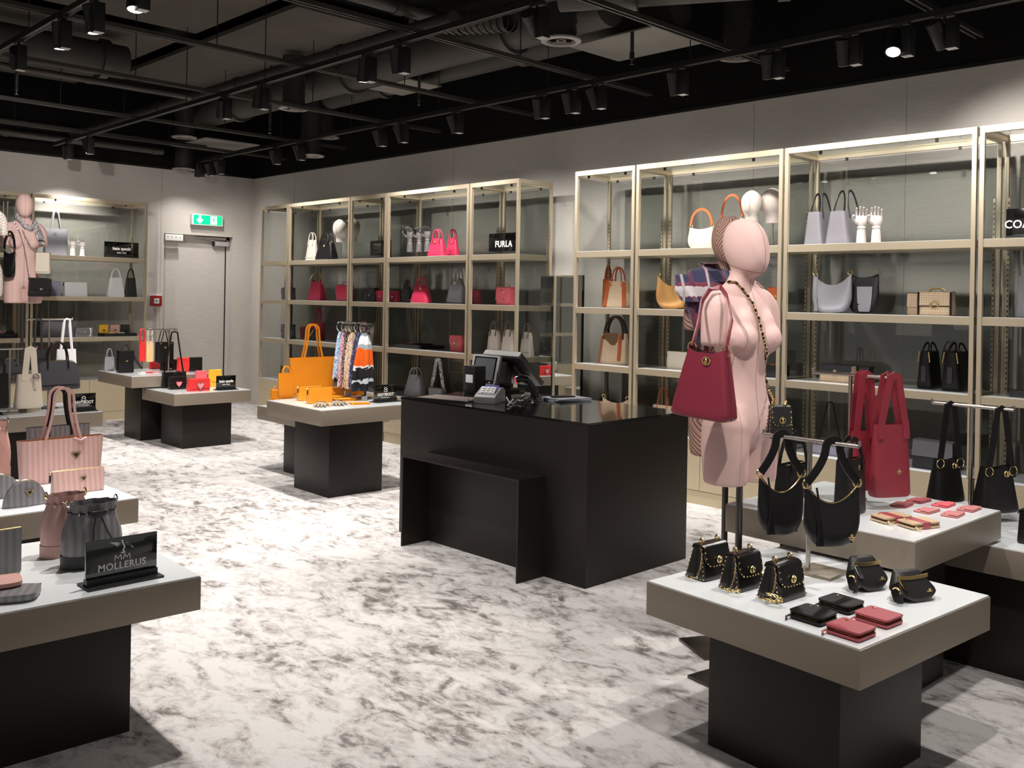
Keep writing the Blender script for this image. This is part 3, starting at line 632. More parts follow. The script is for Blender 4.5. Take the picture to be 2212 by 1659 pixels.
def flapbag(label, F, mat, fl=.58, fmat=None, group=None, clasp=('plate', .014), strap=None, handle=0, name='flap_bag', shape='round', taper=.92, dt=.8, rivets=False, hm=None, cm=None, em=None):
    w, d, h = F['w'], F['d'], F['h']; r = root(name, label, F, 'handbag', group); fmat = fmat or mat; hm = hm or mat
    MB().loft(w, d, h*.985, lambda t: 1+(taper-1)*t, lambda t: 1+(dt-1)*t, None, 9., 28, 7).build('body', mat, r, 50)
    zf = h*(1-fl); W2 = w*taper/2*1.01
    yb = lambda z: -d/2*(1+(dt-1)*z/h)-.003
    if shape == 'round': pl = [(-1, 1), (-1.03, .45), (-.97, .18), (-.80, .04), (-.5, 0), (.5, 0), (.80, .04), (.97, .18), (1.03, .45), (1, 1)]
    elif shape == 'point': pl = [(-1, 1), (-1.02, .42), (-.5, .20), (0, 0), (.5, .20), (1.02, .42), (1, 1)]
    elif shape == 'curve': pl = [(-1, 1), (-1.03, .5), (-.9, .3), (-.5, .28), (-.25, .1), (0, 0), (.25, .1), (.5, .28), (.9, .3), (1.03, .5), (1, 1)]
    else: pl = [(-1, 1), (-1.03, .02), (-.98, 0), (.98, 0), (1.03, .02), (1, 1)]
    P2 = [(x*W2, zf+q*(h-zf)) for x, q in pl]; n = len(P2); ftop = MB()
    v = [(x, yb(z)-.005, z) for x, z in P2]+[(x, yb(z), z) for x, z in P2]
    ftop.add(v, [tuple(range(n)), tuple(range(2*n-1, n-1, -1))]+[(j, n+j, n+(j+1) % n, (j+1) % n) for j in range(n)])
    dy = d/2*dt; prof = [(-dy-.008, h-.001), (-dy*.92, h+.005), (0, h+.007), (dy*.92, h+.005), (dy+.004, h*.94)]
    ftop.rings([[(sx*W2, y, z) for (y, z) in prof]+[(sx*W2, y, z-.006) for (y, z) in reversed(prof)] for sx in (-1, 1)])
    fo = ftop.build('flap', fmat, r, 40)
    zc = zf+.012 if shape != 'sq' else zf+.006; yc = yb(zc)-.006
    if clasp:
        k, s = clasp
        if k == 'plate': MB().cbox((0, yc-.002, zc), (s*2, .005, s*1.6)).build('clasp', cm or GOLD, r, bevel=.001)
        elif k == 'turn': emblem(r, 0, yc-.002, zc+s*.8, s, cm or GOLD, 'turn', 'clasp')
        elif k == 'oval': MB().torus((0, yc-.002, zc+s*.2), s, s*.22, 'y', 16, 6, 1.3, .85).build('clasp', cm or GOLD, r, 50); MB().cbox((0, yc+.001, zc+s*1.1), (s*1.2, .004, s*1.1)).build('clasp_tab', mat, r)
        else: emblem(r, 0, yc-.002, zc+h*.08, s, None, k, 'clasp')
    if strap == 'chain':
        a = w*taper*.42; chain(MB(), [(-a, -.0, h), (-a*.8, -dy-.014, h*.8), (-a*.4, yb(h*.5)-.012, h*.38), (a*.2, yb(h*.4)-.012, h*.34), (a*.7, yb(h*.6)-.012, h*.62), (a, -dy-.010, h*1.0), (a, 0, h)], .013).build('chain_strap', SILV if cm is SILV else GOLD, r, 50)
    elif strap == 'loop':
        a = w*taper*.3; chain(MB(), arch(a, h+.004, h+.03, 10)+[(a*.4, -dy-.012, h*.8), (-a*.1, -dy-.014, h*.7), (-a*.6, -dy-.012, h*.85)], .012).build('chain_strap', GOLD, r, 50)
    elif strap: MB().strap(arch(w*taper*.46, h*.8, h+strap, 14), .012, .004, (0, 1, 0)).build('strap', hm, r, 40)
    if handle: MB().tube(arch(w*.22, h, h+handle, 12), .005, 7).build('handle', hm, r, 50)
    if em: emblem(r, *em)
    return r
def hobo(label, F, mat, sag=.26, sh=.2, kind='arch', group=None, hm=None, sw=.02, emb=None, tassel=False, zip_=True, rings=True, name='hobo_bag', wt=.98, lean=0):
    w, d, h = F['w'], F['d'], F['h']; r = root(name, label, F, 'handbag', group); hm = hm or mat
    zt = lambda x: 1-sag*(1-x*x); ts = [0, .02, .05, .1, .17, .26, .36, .48, .6, .74, .88, 1]
    wf = lambda t: (1-.34*(1-min(t/.5, 1))**2.2)*(1-(1-wt)*max(0, t-.5)*2); df = lambda t: (.62+.38*min(1, t/.2))*(1-.90*max(0, t-.25)/.75)
    MB().loft(w, d, h, wf, df, zt, 2.8, 32, ts=ts, zb=lambda x: .03*x*x).build('body', mat, r, 60)
    if zip_: MB().tube([(x*w/2*wt*.94, -d*.03, h*(zt(x)+.004)) for x in [-1+.1*k for k in range(21)]], .003, 6).build('zipper', GOLD, r, 50)
    MB().tube([(x*w/2*.97*wf(.08), -d*.30*df(.1)-.0, h*.06) for x in (-.9, 0, .9)], .002, 5).build('base_seam', hm, r)
    a = w/2*wt*.93
    if rings:
        for s in (-1, 1): MB().torus((s*a, 0, h*1.03), .016, .003, 'y', 14, 5).build('ring', GOLD, r, 50)
    z0 = h*1.05 if rings else h*.93
    if kind == 'arch': pts = arch(a, z0, z0+sh, 16)
    elif kind == 'loop': pts = loop(a, z0, z0+sh, 0, a*.28)
    else: pts = peak(a, z0, z0+sh, 0, .03)
    if sh: MB().strap(pts, sw, .006, (0, 1, 0)).build('strap', hm, r, 40)
    if tassel:
        tx = -a*.72; q = MB().tube([(tx, -d*.25, h*.98), (tx+.005, -d*.42, h*.72), (tx+.006, -d*.5, h*.52)], .004, 6).build('tassel', hm, r, 50); k = MB()
        for i in range(9): k.tube([(tx+.006, -d*.5, h*.53), (tx+.004*(i-4)*.8+.006, -d*.5-.003*(i % 3), h*.04)], .0026, 4)
        tag(k.build('fringe', hm, q), kind='stuff')
    if emb: emblem(r, emb[1]*w/2, -d/2*df(emb[2])-.0015, emb[2]*h, emb[3], None, emb[0])
    return r
def zipbag(label, F, mat, group=None, pull=True, emb=None, name='zip_pouch', n=7., dt=.35, wt=1., top=None, cat='pouch', belly=0., rad=0):
    w, d, h = F['w'], F['d'], F['h']; r = root(name, label, F, cat, group)
    MB().loft(w, d, h, lambda t: 1+(wt-1)*t+belly*math.sin(PI*t), lambda t: (1+(dt-1)*t)*(1 if t > .1 else .9), top, n, 28, 8).build('body', mat, r, 55)
    tp = top or (lambda x: 1)
    MB().tube([(x*w/2*wt*.97, 0, h*tp(x)+.001) for x in [-1+.2*k for k in range(11)]], .003, 6).build('zipper', GOLD, r, 50)
    if pull:
        q = MB().torus((-w/2*wt-.006, -.006, h*tp(-1)-.006), .007, .0018, 'y', 10, 4).build('zip_pull', GOLD, r, 50); MB().strap([(-w/2*wt-.008, -.008, h*tp(-1)-.012), (-w/2*wt-.012, -.014, h*tp(-1)-.045)], .010, .003).build('pull_tab', MATS.get('leather_charcoal'), q)
    if emb: emblem(r, emb[1]*w/2, -d/2*(1+(dt-1)*emb[2])-.001, emb[2]*h, emb[3], None, emb[0])
    return r
def wallet(label, loc, yaw, w, d, h, mat, group=None, band=None, name='zip_wallet'):
    r = thing(name, label, 'wallet', loc, math.radians(yaw), group)
    MB().loft(w, d, h, None, None, None, 12., 36, 2, ts=[0, .12, .40]).build('lower_cover', mat, r, 40); MB().loft(w, d, h*.40, None, None, None, 12., 36, 2, ts=[0, .5, 1.]).build('upper_cover', mat, r, 40, loc=(0, 0, h*.60))
    MB().loft(w*.999, d*.999, h*.24, None, None, None, 12., 36, 1, ts=[0, 1.]).build('zipper', GOLD, r, 40, loc=(0, 0, h*.37))
    MB().tube([(-w*.42, -d*.5-.002, h*.5), (-w*.48, -d*.5-.014, max(.005, h*.3)), (-w*.40, -d*.5-.026, .005)], .0035, 6).build('zip_pull', mat, r, 50)
    if band: MB().box(-w*.16, -d*.5-.0008, -.0, w*.12, d*.5+.0008, h+.0012).build('band', band, r, bevel=.0005)
    emblem(r, -w*.28, d*.30, h+.001, .007, None, 'logo').rotation_euler = (-PI/2, 0, 0)
    return r
def cardcase(label, loc, yaw, w, d, mat, group):
    r = thing('card_case', label, 'card case', loc, math.radians(yaw), group)
    MB().loft(w, d, .006, None, None, None, 14., 28, 1, ts=[0, .2, .9, 1.]).build('body', mat, r, 40)
    MB().loft(w, d*.55, .004, None, None, None, 14., 28, 1, ts=[0, 1.]).build('pocket', mat, r, 40, loc=(0, -d*.22, .006)); MB().box(-w*.46, -d*.005, .0058, w*.46, d*.055, .0075).build('slot', DARKIN, r)
    emblem(r, -w*.25, d*.32, .0068, .006, None, 'logo').rotation_euler = (-PI/2, 0, 0)
    return r
def bucket(label, F, mat, group=None, cordm=None, name='bucket_bag', trim=None):
    w, d, h = F['w'], F['d'], F['h']; r = root(name, label, F, 'handbag', group); cordm = cordm or mat; trim = trim or mat; R = []
    ts = [0, .02, .06, .12, .2, .3, .42, .54, .64, .72, .79, .85, .90, .95, 1]
    for t in ts:
        k = 1-.05*max(0, 1-t/.06)**2; prof = (.90+.10*math.sin(min(t/.4, 1)*PI/2)) if t < .45 else 1-.30*((t-.45)/.4)**1.35 if t < .85 else .70+.05*(t-.85)/.15; ring = []
        g = max(0, (t-.45)/.5)*.10
        for i in range(40):
            a = 2*PI*i/40; q = prof*k*(1+g*math.cos(9*a)); x = math.copysign(abs(math.cos(a))**.85, math.cos(a)); y = math.copysign(abs(math.sin(a))**.85, math.sin(a)); ring.append((x*w/2*q, y*d/2*q, t*h))
        R.append(ring)
    MB().rings(R, True, False).build('body', mat, r, 60); MB().rings([[(p[0]*.9, p[1]*.9, z) for p in R[12]] for z in (h*.90, h*.92)]).build('lining', DARKIN, r)
    MB().rings([[(p[0]*1.012, p[1]*1.012, z) for p in R[5]] for z in (h*.003, h*.195)], False, False).build('base_panel', trim, r, 50)
    for i in range(0, 40, 4): MB().torus(tuple(c*1.02 for c in R[11][i][:2])+(h*.85,), .0085, .002, 'y' if abs(R[11][i][1]) > abs(R[11][i][0]) else 'x', 10, 4).build('eyelet', GOLD if cordm is mat else SILV, r, 50)
    MB().tube([(p[0]*1.035*(1 if i % 2 else .96), p[1]*1.035*(1 if i % 2 else .96), h*.85) for i, p in enumerate(R[11][::2]+R[11][:1])], .0035, 6).build('drawstring', cordm, r, 50)
    for s in (-1, 1): MB().tube([(s*.006, -d*.42, h*.85), (s*.018, -d*.53, h*.66), (s*.03+.01, -d*.55, h*.44)], .003, 6).build('cord_end', cordm, r, 50)
    MB().cbox((0, -d*.44, h*.845), (.045, .018, .022)).build('cord_slide', trim, r, bevel=.005)
    for s in (-1, 1): MB().torus((s*w*.40, 0, h*1.0), .013, .0028, 'x', 12, 5).build('ring', GOLD if cordm is mat else SILV, r, 50)
    return r
# ------------------------------------------------------------------ signs
def sign(label, F, lines, mat=None, cat='sign', name='brand_sign', extra=None):
    w, d, h = F['w'], F['d'], F['h']; r = root(name, label, F, cat, None)
    MB().box(-w*.53, -.05, 0, w*.53, .05, .006).build('foot_plate', BLKP, r); MB().box(-w*.5, -.014, .006, w*.5, .014, .026).build('holder', BLKP, r)
    MB().box(-w*.5, -.005, .0262, w*.5, .005, h).build('panel', mat or BLKG, r, bevel=.001)
    for (s, zc, size, bold, sp, sx) in lines: text(s, size*h, LETTER, r, (0, -.0058, zc*h), bold=bold*h, space=sp, sx=sx)
    if extra: extra(r, w, h)
    return r
# ------------------------------------------------------------------ mannequins
from mathutils.bvhtree import BVHTree
def oval(cx, cy, z, rx, ry, n=28, p=2.2, back=1.0, tilt=0.):
    out = []
    for k in range(n):
        a = 2*PI*k/n; c, s = math.cos(a), math.sin(a); x = math.copysign(abs(c)**(2/p), c)*rx; y = math.copysign(abs(s)**(2/p), s)*ry*(back if s > 0 else 1)
        out.append((cx+x, cy+y, z+tilt*y))
    return out
def body_mesh():
    mb = MB(); I = lambda rows: [oval(*q[:5], **(q[5] if len(q) > 5 else {})) for q in rows]
    for s in (-1, 1):
        mb.rings(I([(s*.088, 0, 0, .084, .092), (s*.088, 0, .06, .087, .096), (s*.089, .004, .14, .089, .104), (s*.086, .006, .21, .085, .107), (s*.07, .004, .28, .075, .095)]))
        mb.rings(I([(s*.070, 0, .16, .06, .08), (s*.085, .005, .24, .085, .11), (s*.06, .0, .33, .07, .085)]))
        mb.rings([[(s*(.168+.004*math.cos(2*PI*k/20)*0+q[1])+q[2]*math.cos(2*PI*k/20), q[3]+q[4]*math.sin(2*PI*k/20), q[0]) for k in range(20)] for q in
                  ((.575, .012, .040, .005, .048), (.63, .010, .042, .005, .050), (.70, .004, .044, .006, .053), (.755, -.010, .043, .008, .052), (.795, -.032, .034, .010, .042), (.818, -.055, .02, .010, .026))])
        mb.ball((s*.074, -.070, .608), .064, .062, .066, 18, 12); mb.ball((s*.066, -.060, .655), .052, .045, .075, 16, 10)
    mb.rings(I([(0, .004, .16, .10, .085), (0, .006, .22, .165, .108), (0, .004, .28, .160, .102), (0, 0, .34, .138, .088), (0, -.002, .40, .118, .078), (0, -.003, .445, .111, .075), (0, -.002, .49, .114, .078),
                (0, 0, .55, .130, .086), (0, .002, .61, .145, .092), (0, .006, .68, .152, .092), (0, .010, .74, .158, .084), (0, .012, .785, .150, .070), (0, .014, .815, .115, .056), (0, .014, .838, .075, .050), (0, .010, .86, .056, .050), (0, .004, .885, .050, .049), (0, -.002, .92, .049, .049), (0, -.004, .96, .050, .052)]))
    R = []
    for k in range(15):
        a = -PI/2 + PI*(k/14); z = .985+.125*math.sin(a); c = max(.03, math.cos(a)); R.append(oval(0, -.012+.016*math.sin(a)-.012*max(0, -math.sin(a)), z, .083*c**.8*(1-.10*max(0, -math.sin(a))), .105*c**.75, 28, 2.1))
    mb.rings(R); mb.ball((0, -.075, .925), .040, .040, .045, 14, 9)
    me = bpy.data.meshes.new('tmp'); me.from_pydata(mb.v, [], mb.f); bm = bmesh.new(); bm.from_mesh(me); bmesh.ops.recalc_face_normals(bm, faces=bm.faces); bm.to_mesh(me); bm.free()
    o = bpy.data.objects.new('tmp', me); COL.objects.link(o)
    rm = o.modifiers.new('r', 'REMESH'); rm.mode = 'VOXEL'; rm.voxel_size = .0105
    sm = o.modifiers.new('s', 'SMOOTH'); sm.factor = .6; sm.iterations = 9
    dg = bpy.context.evaluated_depsgraph_get(); out = bpy.data.meshes.new_from_object(o.evaluated_get(dg)); bpy.data.objects.remove(o)
    out.polygons.foreach_set('use_smooth', [True]*len(out.polygons)); return out
BODY = body_mesh()
def skinmat(name, col, kind='plain', line=(.25, .12, .10)):
    m, nt, p, N, L = nodes(name); tc = N.new('ShaderNodeTexCoord'); sp = N.new('ShaderNodeSeparateXYZ'); L.new(tc.outputs['Object'], sp.inputs[0]); x, y, z = sp.outputs
    lt = lambda q, t: math_(N, L, 'LESS_THAN', math_(N, L, 'ABSOLUTE', q), t)
    seam = lt(x, .0013)
    for c in (-.103, .103): seam = math_(N, L, 'MAXIMUM', seam, math_(N, L, 'MULTIPLY', lt(math_(N, L, 'SUBTRACT', x, c), .0008), math_(N, L, 'LESS_THAN', z, .66)))
    neck = lt(math_(N, L, 'SUBTRACT', math_(N, L, 'SUBTRACT', z, math_(N, L, 'MULTIPLY', y, .28)), .905), .0014); seam = math_(N, L, 'MAXIMUM', seam, neck)
    if kind == 'zigzag':
        def saw(a, k): return math_(N, L, 'ABSOLUTE', math_(N, L, 'SUBTRACT', math_(N, L, 'FRACT', math_(N, L, 'ADD', math_(N, L, 'MULTIPLY', a, k), 20.0)), .5))
        s = math_(N, L, 'MULTIPLY', math_(N, L, 'ARCTAN2', x, math_(N, L, 'MULTIPLY', y, -1.0)), .10)
        q = math_(N, L, 'ADD', z, math_(N, L, 'MULTIPLY', saw(s, 8.0), .13)); l1 = math_(N, L, 'LESS_THAN', saw(q, 48.0), .12)
        q2 = math_(N, L, 'ADD', s, math_(N, L, 'MULTIPLY', saw(z, 6.0), .13)); l2 = math_(N, L, 'LESS_THAN', saw(q2, 48.0), .12)
        sel = math_(N, L, 'GREATER_THAN', saw(math_(N, L, 'ADD', s, math_(N, L, 'MULTIPLY', z, .8)), 5.0), .27)
        mixl = N.new('ShaderNodeMix'); L.new(sel, mixl.inputs[0]); L.new(l1, mixl.inputs[2]); L.new(l2, mixl.inputs[3]); seam = math_(N, L, 'MAXIMUM', seam, mixl.outputs[0])
    if kind == 'weave':
        b = N.new('ShaderNodeTexBrick'); b.inputs['Scale'].default_value = 14; b.inputs['Mortar Size'].default_value = .018; b.inputs['Brick Width'].default_value = .5; b.inputs['Row Height'].default_value = .35
        b.inputs['Color1'].default_value = (0, 0, 0, 1); b.inputs['Color2'].default_value = (0, 0, 0, 1); b.inputs['Mortar'].default_value = (1, 1, 1, 1)
        mp = N.new('ShaderNodeMapping'); mp.inputs['Rotation'].default_value = (PI/2, 0, .6); L.new(tc.outputs['Object'], mp.inputs[0]); L.new(mp.outputs[0], b.inputs[0]); seam = math_(N, L, 'MAXIMUM', seam, b.outputs[0])
    mx = N.new('ShaderNodeMix'); mx.data_type = 'RGBA'; mx.inputs[6].default_value = (*col, 1); mx.inputs[7].default_value = (*line, 1); L.new(seam, mx.inputs[0]); L.new(mx.outputs[2], p.inputs['Base Color'])
    p.inputs['Roughness'].default_value = .72; p.inputs['Specular IOR Level'].default_value = .25; return m
PINKSKIN = skinmat('pink_mannequin_cloth', (.70, .47, .43)); ZIG = skinmat('maze_pattern_cloth', (.46, .27, .215), 'zigzag', (.035, .025, .022)); WEAVE = skinmat('white_weave_cloth', (.74, .68, .62), 'weave', (.16, .10, .08))
def mannequin(label, x, y, zcut, yaw, mat, hs=1.0, zb=0.0, scale=1.0):
    r = thing('mannequin', label, 'mannequin', (x, y, zb), math.radians(yaw))
    me = BODY.copy(); me.materials.clear(); me.materials.append(mat)
    o = bpy.data.objects.new('torso', me); COL.objects.link(o); o.parent = r; o.location = (0, 0, zcut-zb); o.scale = (scale,)*3
    MB().cyl((0, 0, .012), .0135, zcut-zb-.012+.20*scale, 14).build('pole', DSTEEL, r, 40)
    MB().box(-.15, -.12, 0, .15, .12, .012).build('base_plate', DSTEEL, r, bevel=.002)
    M_ = Matrix.Translation((x, y, zcut)) @ Matrix.Rotation(math.radians(yaw), 4, 'Z') @ Matrix.Scale(scale, 4)
    bvh = BVHTree.FromPolygons([M_ @ v.co for v in me.vertices], [tuple(p.vertices) for p in me.polygons])
    return r, bvh
def onto(bvh, u, v, off=.006):
    d = Vector(ray(u, v)).normalized(); h = bvh.ray_cast(Vector(CAM), d)
    if h[0] is None:
        t = h2 = None; P = Vector(CAM); best = None
        for k in range(200):
            q = P + d*(2+.05*k); n = bvh.find_nearest(q)
            if n[0] is not None and (best is None or n[3] < best[3]): best = n
        h = best
    n = h[1]; n = n if n.dot(d) < 0 else -n
    return h[0] + n*off
mq1, BV1 = mannequin('pink cloth covered mannequin with a face seam, carrying the burgundy bucket bag', 9.744, -3.243, .788, 80, PINKSKIN, scale=.942)
mq2, BV2 = mannequin('maze patterned mannequin wearing a tartan scarf, behind the pink one', 9.508, -2.978, .838, 62, ZIG, scale=.935)
mq3, BV3 = mannequin('pink mannequin with neck scarf by the left wall cabinets', 2.116, -3.572, 1.374, 78, PINKSKIN, zb=0., scale=.942)
mq4, BV4 = mannequin('white woven pattern mannequin cut by the left edge of the photo', 2.588, -4.048, 1.44, 95, WEAVE, zb=0., scale=.942)
# linen display heads
LINEN = M('linen_cloth', (.46, .41, .355), .85, 0, ('n', 300, .4), (40, .12)); LINEN2 = M('grey_linen_cloth', (.36, .305, .27), .85, 0, ('n', 300, .4), (40, .12))
def lhead(label, u, v0, v1, Y, zs, mat, yaw=20):
    p = at(u, (v0+v1)/2, Y=Y); k = FPX/((p-CAM) @ FW); hh = (v1-v0)/k; zc = at(u, v1, Y=Y)[2]
    r = thing('hat_block', label, 'display head', (p[0], Y, zs), math.radians(yaw), 'linen heads on rods'); z0 = zc-zs; R = []
    for t, rx, ry, cy in ((0, .27, .29, .03), (.10, .27, .30, .03), (.22, .28, .33, .02), (.30, .33, .42, .0), (.40, .40, .48, -.02), (.55, .44, .52, -.02), (.70, .44, .52, 0), (.82, .38, .46, .01), (.92, .26, .33, .01), (.98, .12, .16, .01), (1, .03, .04, .01)):
        R.append(oval(0, cy*hh*.6, z0+t*hh, rx*hh*.70, ry*hh*.64, 20))
    MB().rings(R).build('cloth_head', mat, r, 70); MB().cyl((0, .01, .008), .006, z0, 8).build('rod', STEEL, r, 40); MB().cyl((0, .01, 0), .05, .008, 16).build('base', BLKP, r, 40)
    q = []
    for t, rx, ry, cy in ((.22, .28, .33, .02), (.40, .40, .48, -.02), (.55, .44, .52, -.02), (.70, .44, .52, 0), (.82, .38, .46, .01), (.92, .26, .33, .01), (1, .03, .04, .01)): q.append((0, cy*hh*.6-ry*hh*.64-.001, z0+t*hh))
    MB().tube(q, .0016, 5).build('seam', M('seam_thread', (.25, .2, .16), .8), r)
    return r
lhead('linen head on rod, left one beside the black dome bag', 736, 473, 523, -.47, Z1, LINEN); lhead('linen head on rod, right one beside the black dome bag', 761, 471, 522, -.34, Z1, LINEN)
lhead('pale linen head on rod, left of the pair above the patterned mannequin', 1624, 411, 482, -.46, Z1, LINEN); lhead('greyer linen head on rod, right of the pair above the pink mannequin', 1668, 406, 482, -.35, Z1, LINEN2, -10)
# jointed wooden hands
def hand(label, F, mat, stand=0., rz=0., curl=.55, group='jointed wooden display hands'):
    H = F['h']-stand; r = thing('display_hand', label, 'display hand', F['loc'], rz, group); s = H/.30; z0 = stand
    if stand: MB().cyl((0, 0, .006), .008, stand+.01, 10).build('rod', BLKP, r, 40); MB().box(-.045, -.03, 0, .045, .03, .007).build('base', BLKP, r)
    T = lambda *p: (p[0]*s, p[1]*s, p[2]*s+z0)
    MB().rings([[T(a*math.cos(2*PI*k/14), a*.85*math.sin(2*PI*k/14), z) for k in range(14)] for z, a in ((0, .036), (.05, .034), (.10, .030), (.108, .025))]).build('forearm', mat, r, 50)
    MB().rings([[T(a*math.cos(2*PI*k/14), a*.8*math.sin(2*PI*k/14), z) for k in range(14)] for z, a in ((.108, .026), (.114, .031), (.124, .031), (.13, .026))]).build('wrist_joint', mat, r, 50)
    MB().rings([[T(a*math.cos(2*PI*k/16), b*math.sin(2*PI*k/16), z) for k in range(16)] for z, a, b in ((.13, .024, .020), (.145, .036, .024), (.17, .044, .025), (.195, .043, .020), (.208, .040, .014))]).build('palm', mat, r, 50)
    for i, (x, l) in enumerate(((-.033, .070), (-.011, .082), (.011, .078), (.032, .060))):
        m_ = MB(); p = Vector((x, 0, .206)); a = .12+.05*i
        for j, q in enumerate((.42, .33, .25)):
            d = Vector((x*.9*(1-j*.3), -math.sin(a)*1.0, math.cos(a))).normalized(); p2 = p+d*l*q*.93; m_.tube([T(*p), T(*(p2))], .0092*s*(1-.1*j), 8, .0078*s*(1-.1*j)); m_.ball(T(*p2), .0075*s*(1-.1*j), None, None, 7, 5); p = p+d*l*q; a += curl
        m_.build('finger', mat, r, 50)
    m_ = MB(); pts = [(-.034, -.012, .155), (-.058, -.028, .178), (-.062, -.045, .198), (-.055, -.058, .208)]
    for j in range(3): m_.tube([T(*pts[j]), T(*pts[j+1])], .0115*s*(1-.12*j), 8, .0095*s*(1-.12*j))
    m_.build('thumb', mat, r, 50)
    return r
WOODW = M('white_painted_wood', (.52, .46, .43), .5, 0, None, (30, .06)); WOODD = M('grey_painted_wood', (.12, .108, .105), .45, 0, None, (30, .1)); WOODB = M('beige_wood', (.50, .42, .36), .5)
# ------------------------------------------------------------------ placing helpers
def mp(F, px): return px*float((np.array(F['loc'])-CAM) @ FW)/FPX
def SR(box, z, y=-.40, yaw=0, dr=.42, d=None): return fit(box, z=z, Y=y, yaw=yaw, dr=dr, d=d)
def SL(box, z, x=.40, yaw=90, dr=.42, d=None): return fit(box, z=z, X=x, yaw=yaw, dr=dr, d=d)
def TB(box, z=ZL, yaw=90, dr=.35, d=None): return fit(box, z=z+.0008, yaw=yaw, dr=dr, d=d)

# ================================================================== cabinets of the long wall, left row
F = SR((650, 517, 685, 561), Z1); dome('beige dome handbag on the top shelf, left of the black dome bag', F, LBE, mp(F, 17), emb=None)
F = SR((676, 517, 736, 560), Z1, -.44); dome('black dome handbag on the top shelf beside linen heads', F, LB_, mp(F, 17), emb=('disc', .1, .70, .014))
F = SR((606, 622, 641, 647.5), Z2, -.36); flapbag('grey flap bag with long strap standing in the corner cabinet, middle shelf', F, LGR, strap=mp(F, 45), clasp=('plate', .012))
F = SR((606, 701, 641, 730), Z3, -.42); flapbag('grey flap bag on the third shelf of the corner cabinet', F, LGR, clasp=('plate', .010), shape='sq')
F = SR((602, 786, 626, 822), Z4, -.40); hobo('small black bag on the base of the corner cabinet behind the orange tote', F, LB_, sh=.0, emb=('disc', 0, .5, .012))
F = SR((661, 604, 709, 649), Z2, -.42, dr=.40); tote('crimson trapezoid bag with chain rings on the second shelf', F, LRED, hh=.10, kind='arch', top=.62, dt=.30, ha=.9, sw=.008, hm=GOLD, n=8, zt=lambda x: .88+.12*x*x, emb=('logo', -.1, .14, .008), handles=1)
F = SR((724, 616, 767, 650), Z2, -.42); flapbag('crimson satchel with top handle and wide flap, second shelf', F, LRED, .58, shape='sq', handle=mp(F, 7), clasp=None)
F = SR((655, 711, 696, 737), Z3, -.44); flapbag('charcoal flap bag with draped chain behind the orange handles', F, LCH, strap='chain')
F = SR((668, 695, 704, 733), Z3, -.30); tote('dark crimson tall handle bag at the back of the third shelf', F, LRED, hh=mp(F, 30), ha=.5, sw=.014)
F = SR((648, 706, 664, 734), Z3, -.30); flapbag('small coral bag half hidden behind the orange handles', F, LCO, clasp=None)
F = SR((782, 519, 830, 554.5), Z1, -.40, d=.02); sign('blank glossy black sign panel on top shelf right of linen heads', F, [])
F = SR((782, 623, 813, 651), Z2, -.42); flapbag('black flap bag with steel clasp, first of a row of three small flap bags', F, LCH, shape='point', clasp=('plate', .014), cm=SILV)
F = SR((811, 628, 840, 653), Z2, -.40); flapbag('crimson flap bag, middle of the row of three small flap bags', F, LRED, shape='point', clasp=('plate', .014), cm=SILV)
F = SR((840, 630, 866, 654), Z2, -.36); flapbag('dark crimson flap bag, last of the row of three small flap bags', F, LRED, shape='point', clasp=('plate', .014), cm=SILV)
F = SR((794, 690, 814, 745), Z3, -.42); hand('beige wooden hand holding a pink wallet beside the scarves', F, WOODB, curl=.9)
wallet('pink wallet held in the beige wooden hand', (F['loc'][0]-.02, F['loc'][1]-.085, F['loc'][2]+F['h']*.72), 0, .09, .10, .022, LPK).rotation_euler = (PI/2, 0, 0)
GH = ('left', 'middle', 'right')
for i, b in enumerate(((874, 482, 894, 551), (897, 483, 915, 552), (915, 479, 933, 549))):
    F = SR(b, Z1, -.40+.03*i); hand('dark grey wooden hand on black stand, %s of three beside the crimson dome bags' % GH[i], F, WOODD, stand=.065, rz=.3, curl=.8)
F = SR((920, 513, 971, 552), Z1, -.48); dome('crimson dome handbag on the top shelf, left one of the pair', F, LRED, mp(F, 20), emb=('disc', -.1, .78, .014))
F = SR((960, 513, 996, 551), Z1, -.30); dome('crimson dome handbag on the top shelf, right one of the pair', F, LRED, mp(F, 20), emb=('disc', .1, .75, .012))
F = SR((866, 614, 891, 653), Z2, -.44); dome('dark charcoal dome bag behind the red one, second shelf', F, LCH, mp(F, 12), emb=None)
F = SR((883, 615, 937, 654), Z2, -.50); dome('red dome handbag alone on the second shelf beside a grey one', F, LTR if False else LRED, mp(F, 18), emb=('disc', .2, .80, .016))
F = SR((961, 601, 1014, 655), Z2, -.40); dome('light grey dome handbag with tall handles, second shelf', F, LLG, mp(F, 25), emb=('disc', 0, .82, .016))
F = SR((852, 741, 960, 757), Z3, -.40, dr=.9); tr = thing('display_tray', 'black tray with card wallets on the third shelf', 'tray', F['loc'])
w_, d_, h_ = F['w'], F['d'], F['h']; MB().box(-w_/2, -d_/2, 0, w_/2, d_/2, h_*.8).build('box', BLKP, tr, bevel=.002); MB().box(-w_/2+.01, -d_/2+.01, h_*.8, w_/2-.01, d_/2-.01, h_*.8+.002).build('pad', M('grey_pad', (.08, .075, .07), .9), tr)
for i, (mt, l) in enumerate(((LRED, 'crimson'), (LCR, 'cream'), (M('leather_blue', (.10, .14, .38), .5), 'blue'), (LB_, 'black'), (LCH, 'charcoal'))):
    wallet('%s card wallet lying on the black tray' % l, (F['loc'][0]-w_*.40+w_*.17*i+(w_*.1 if i > 2 else 0), F['loc'][1]-.01, F['loc'][2]+h_*.8+.003), 0, .05, .10, .02, mt, 'card wallets on the black tray')
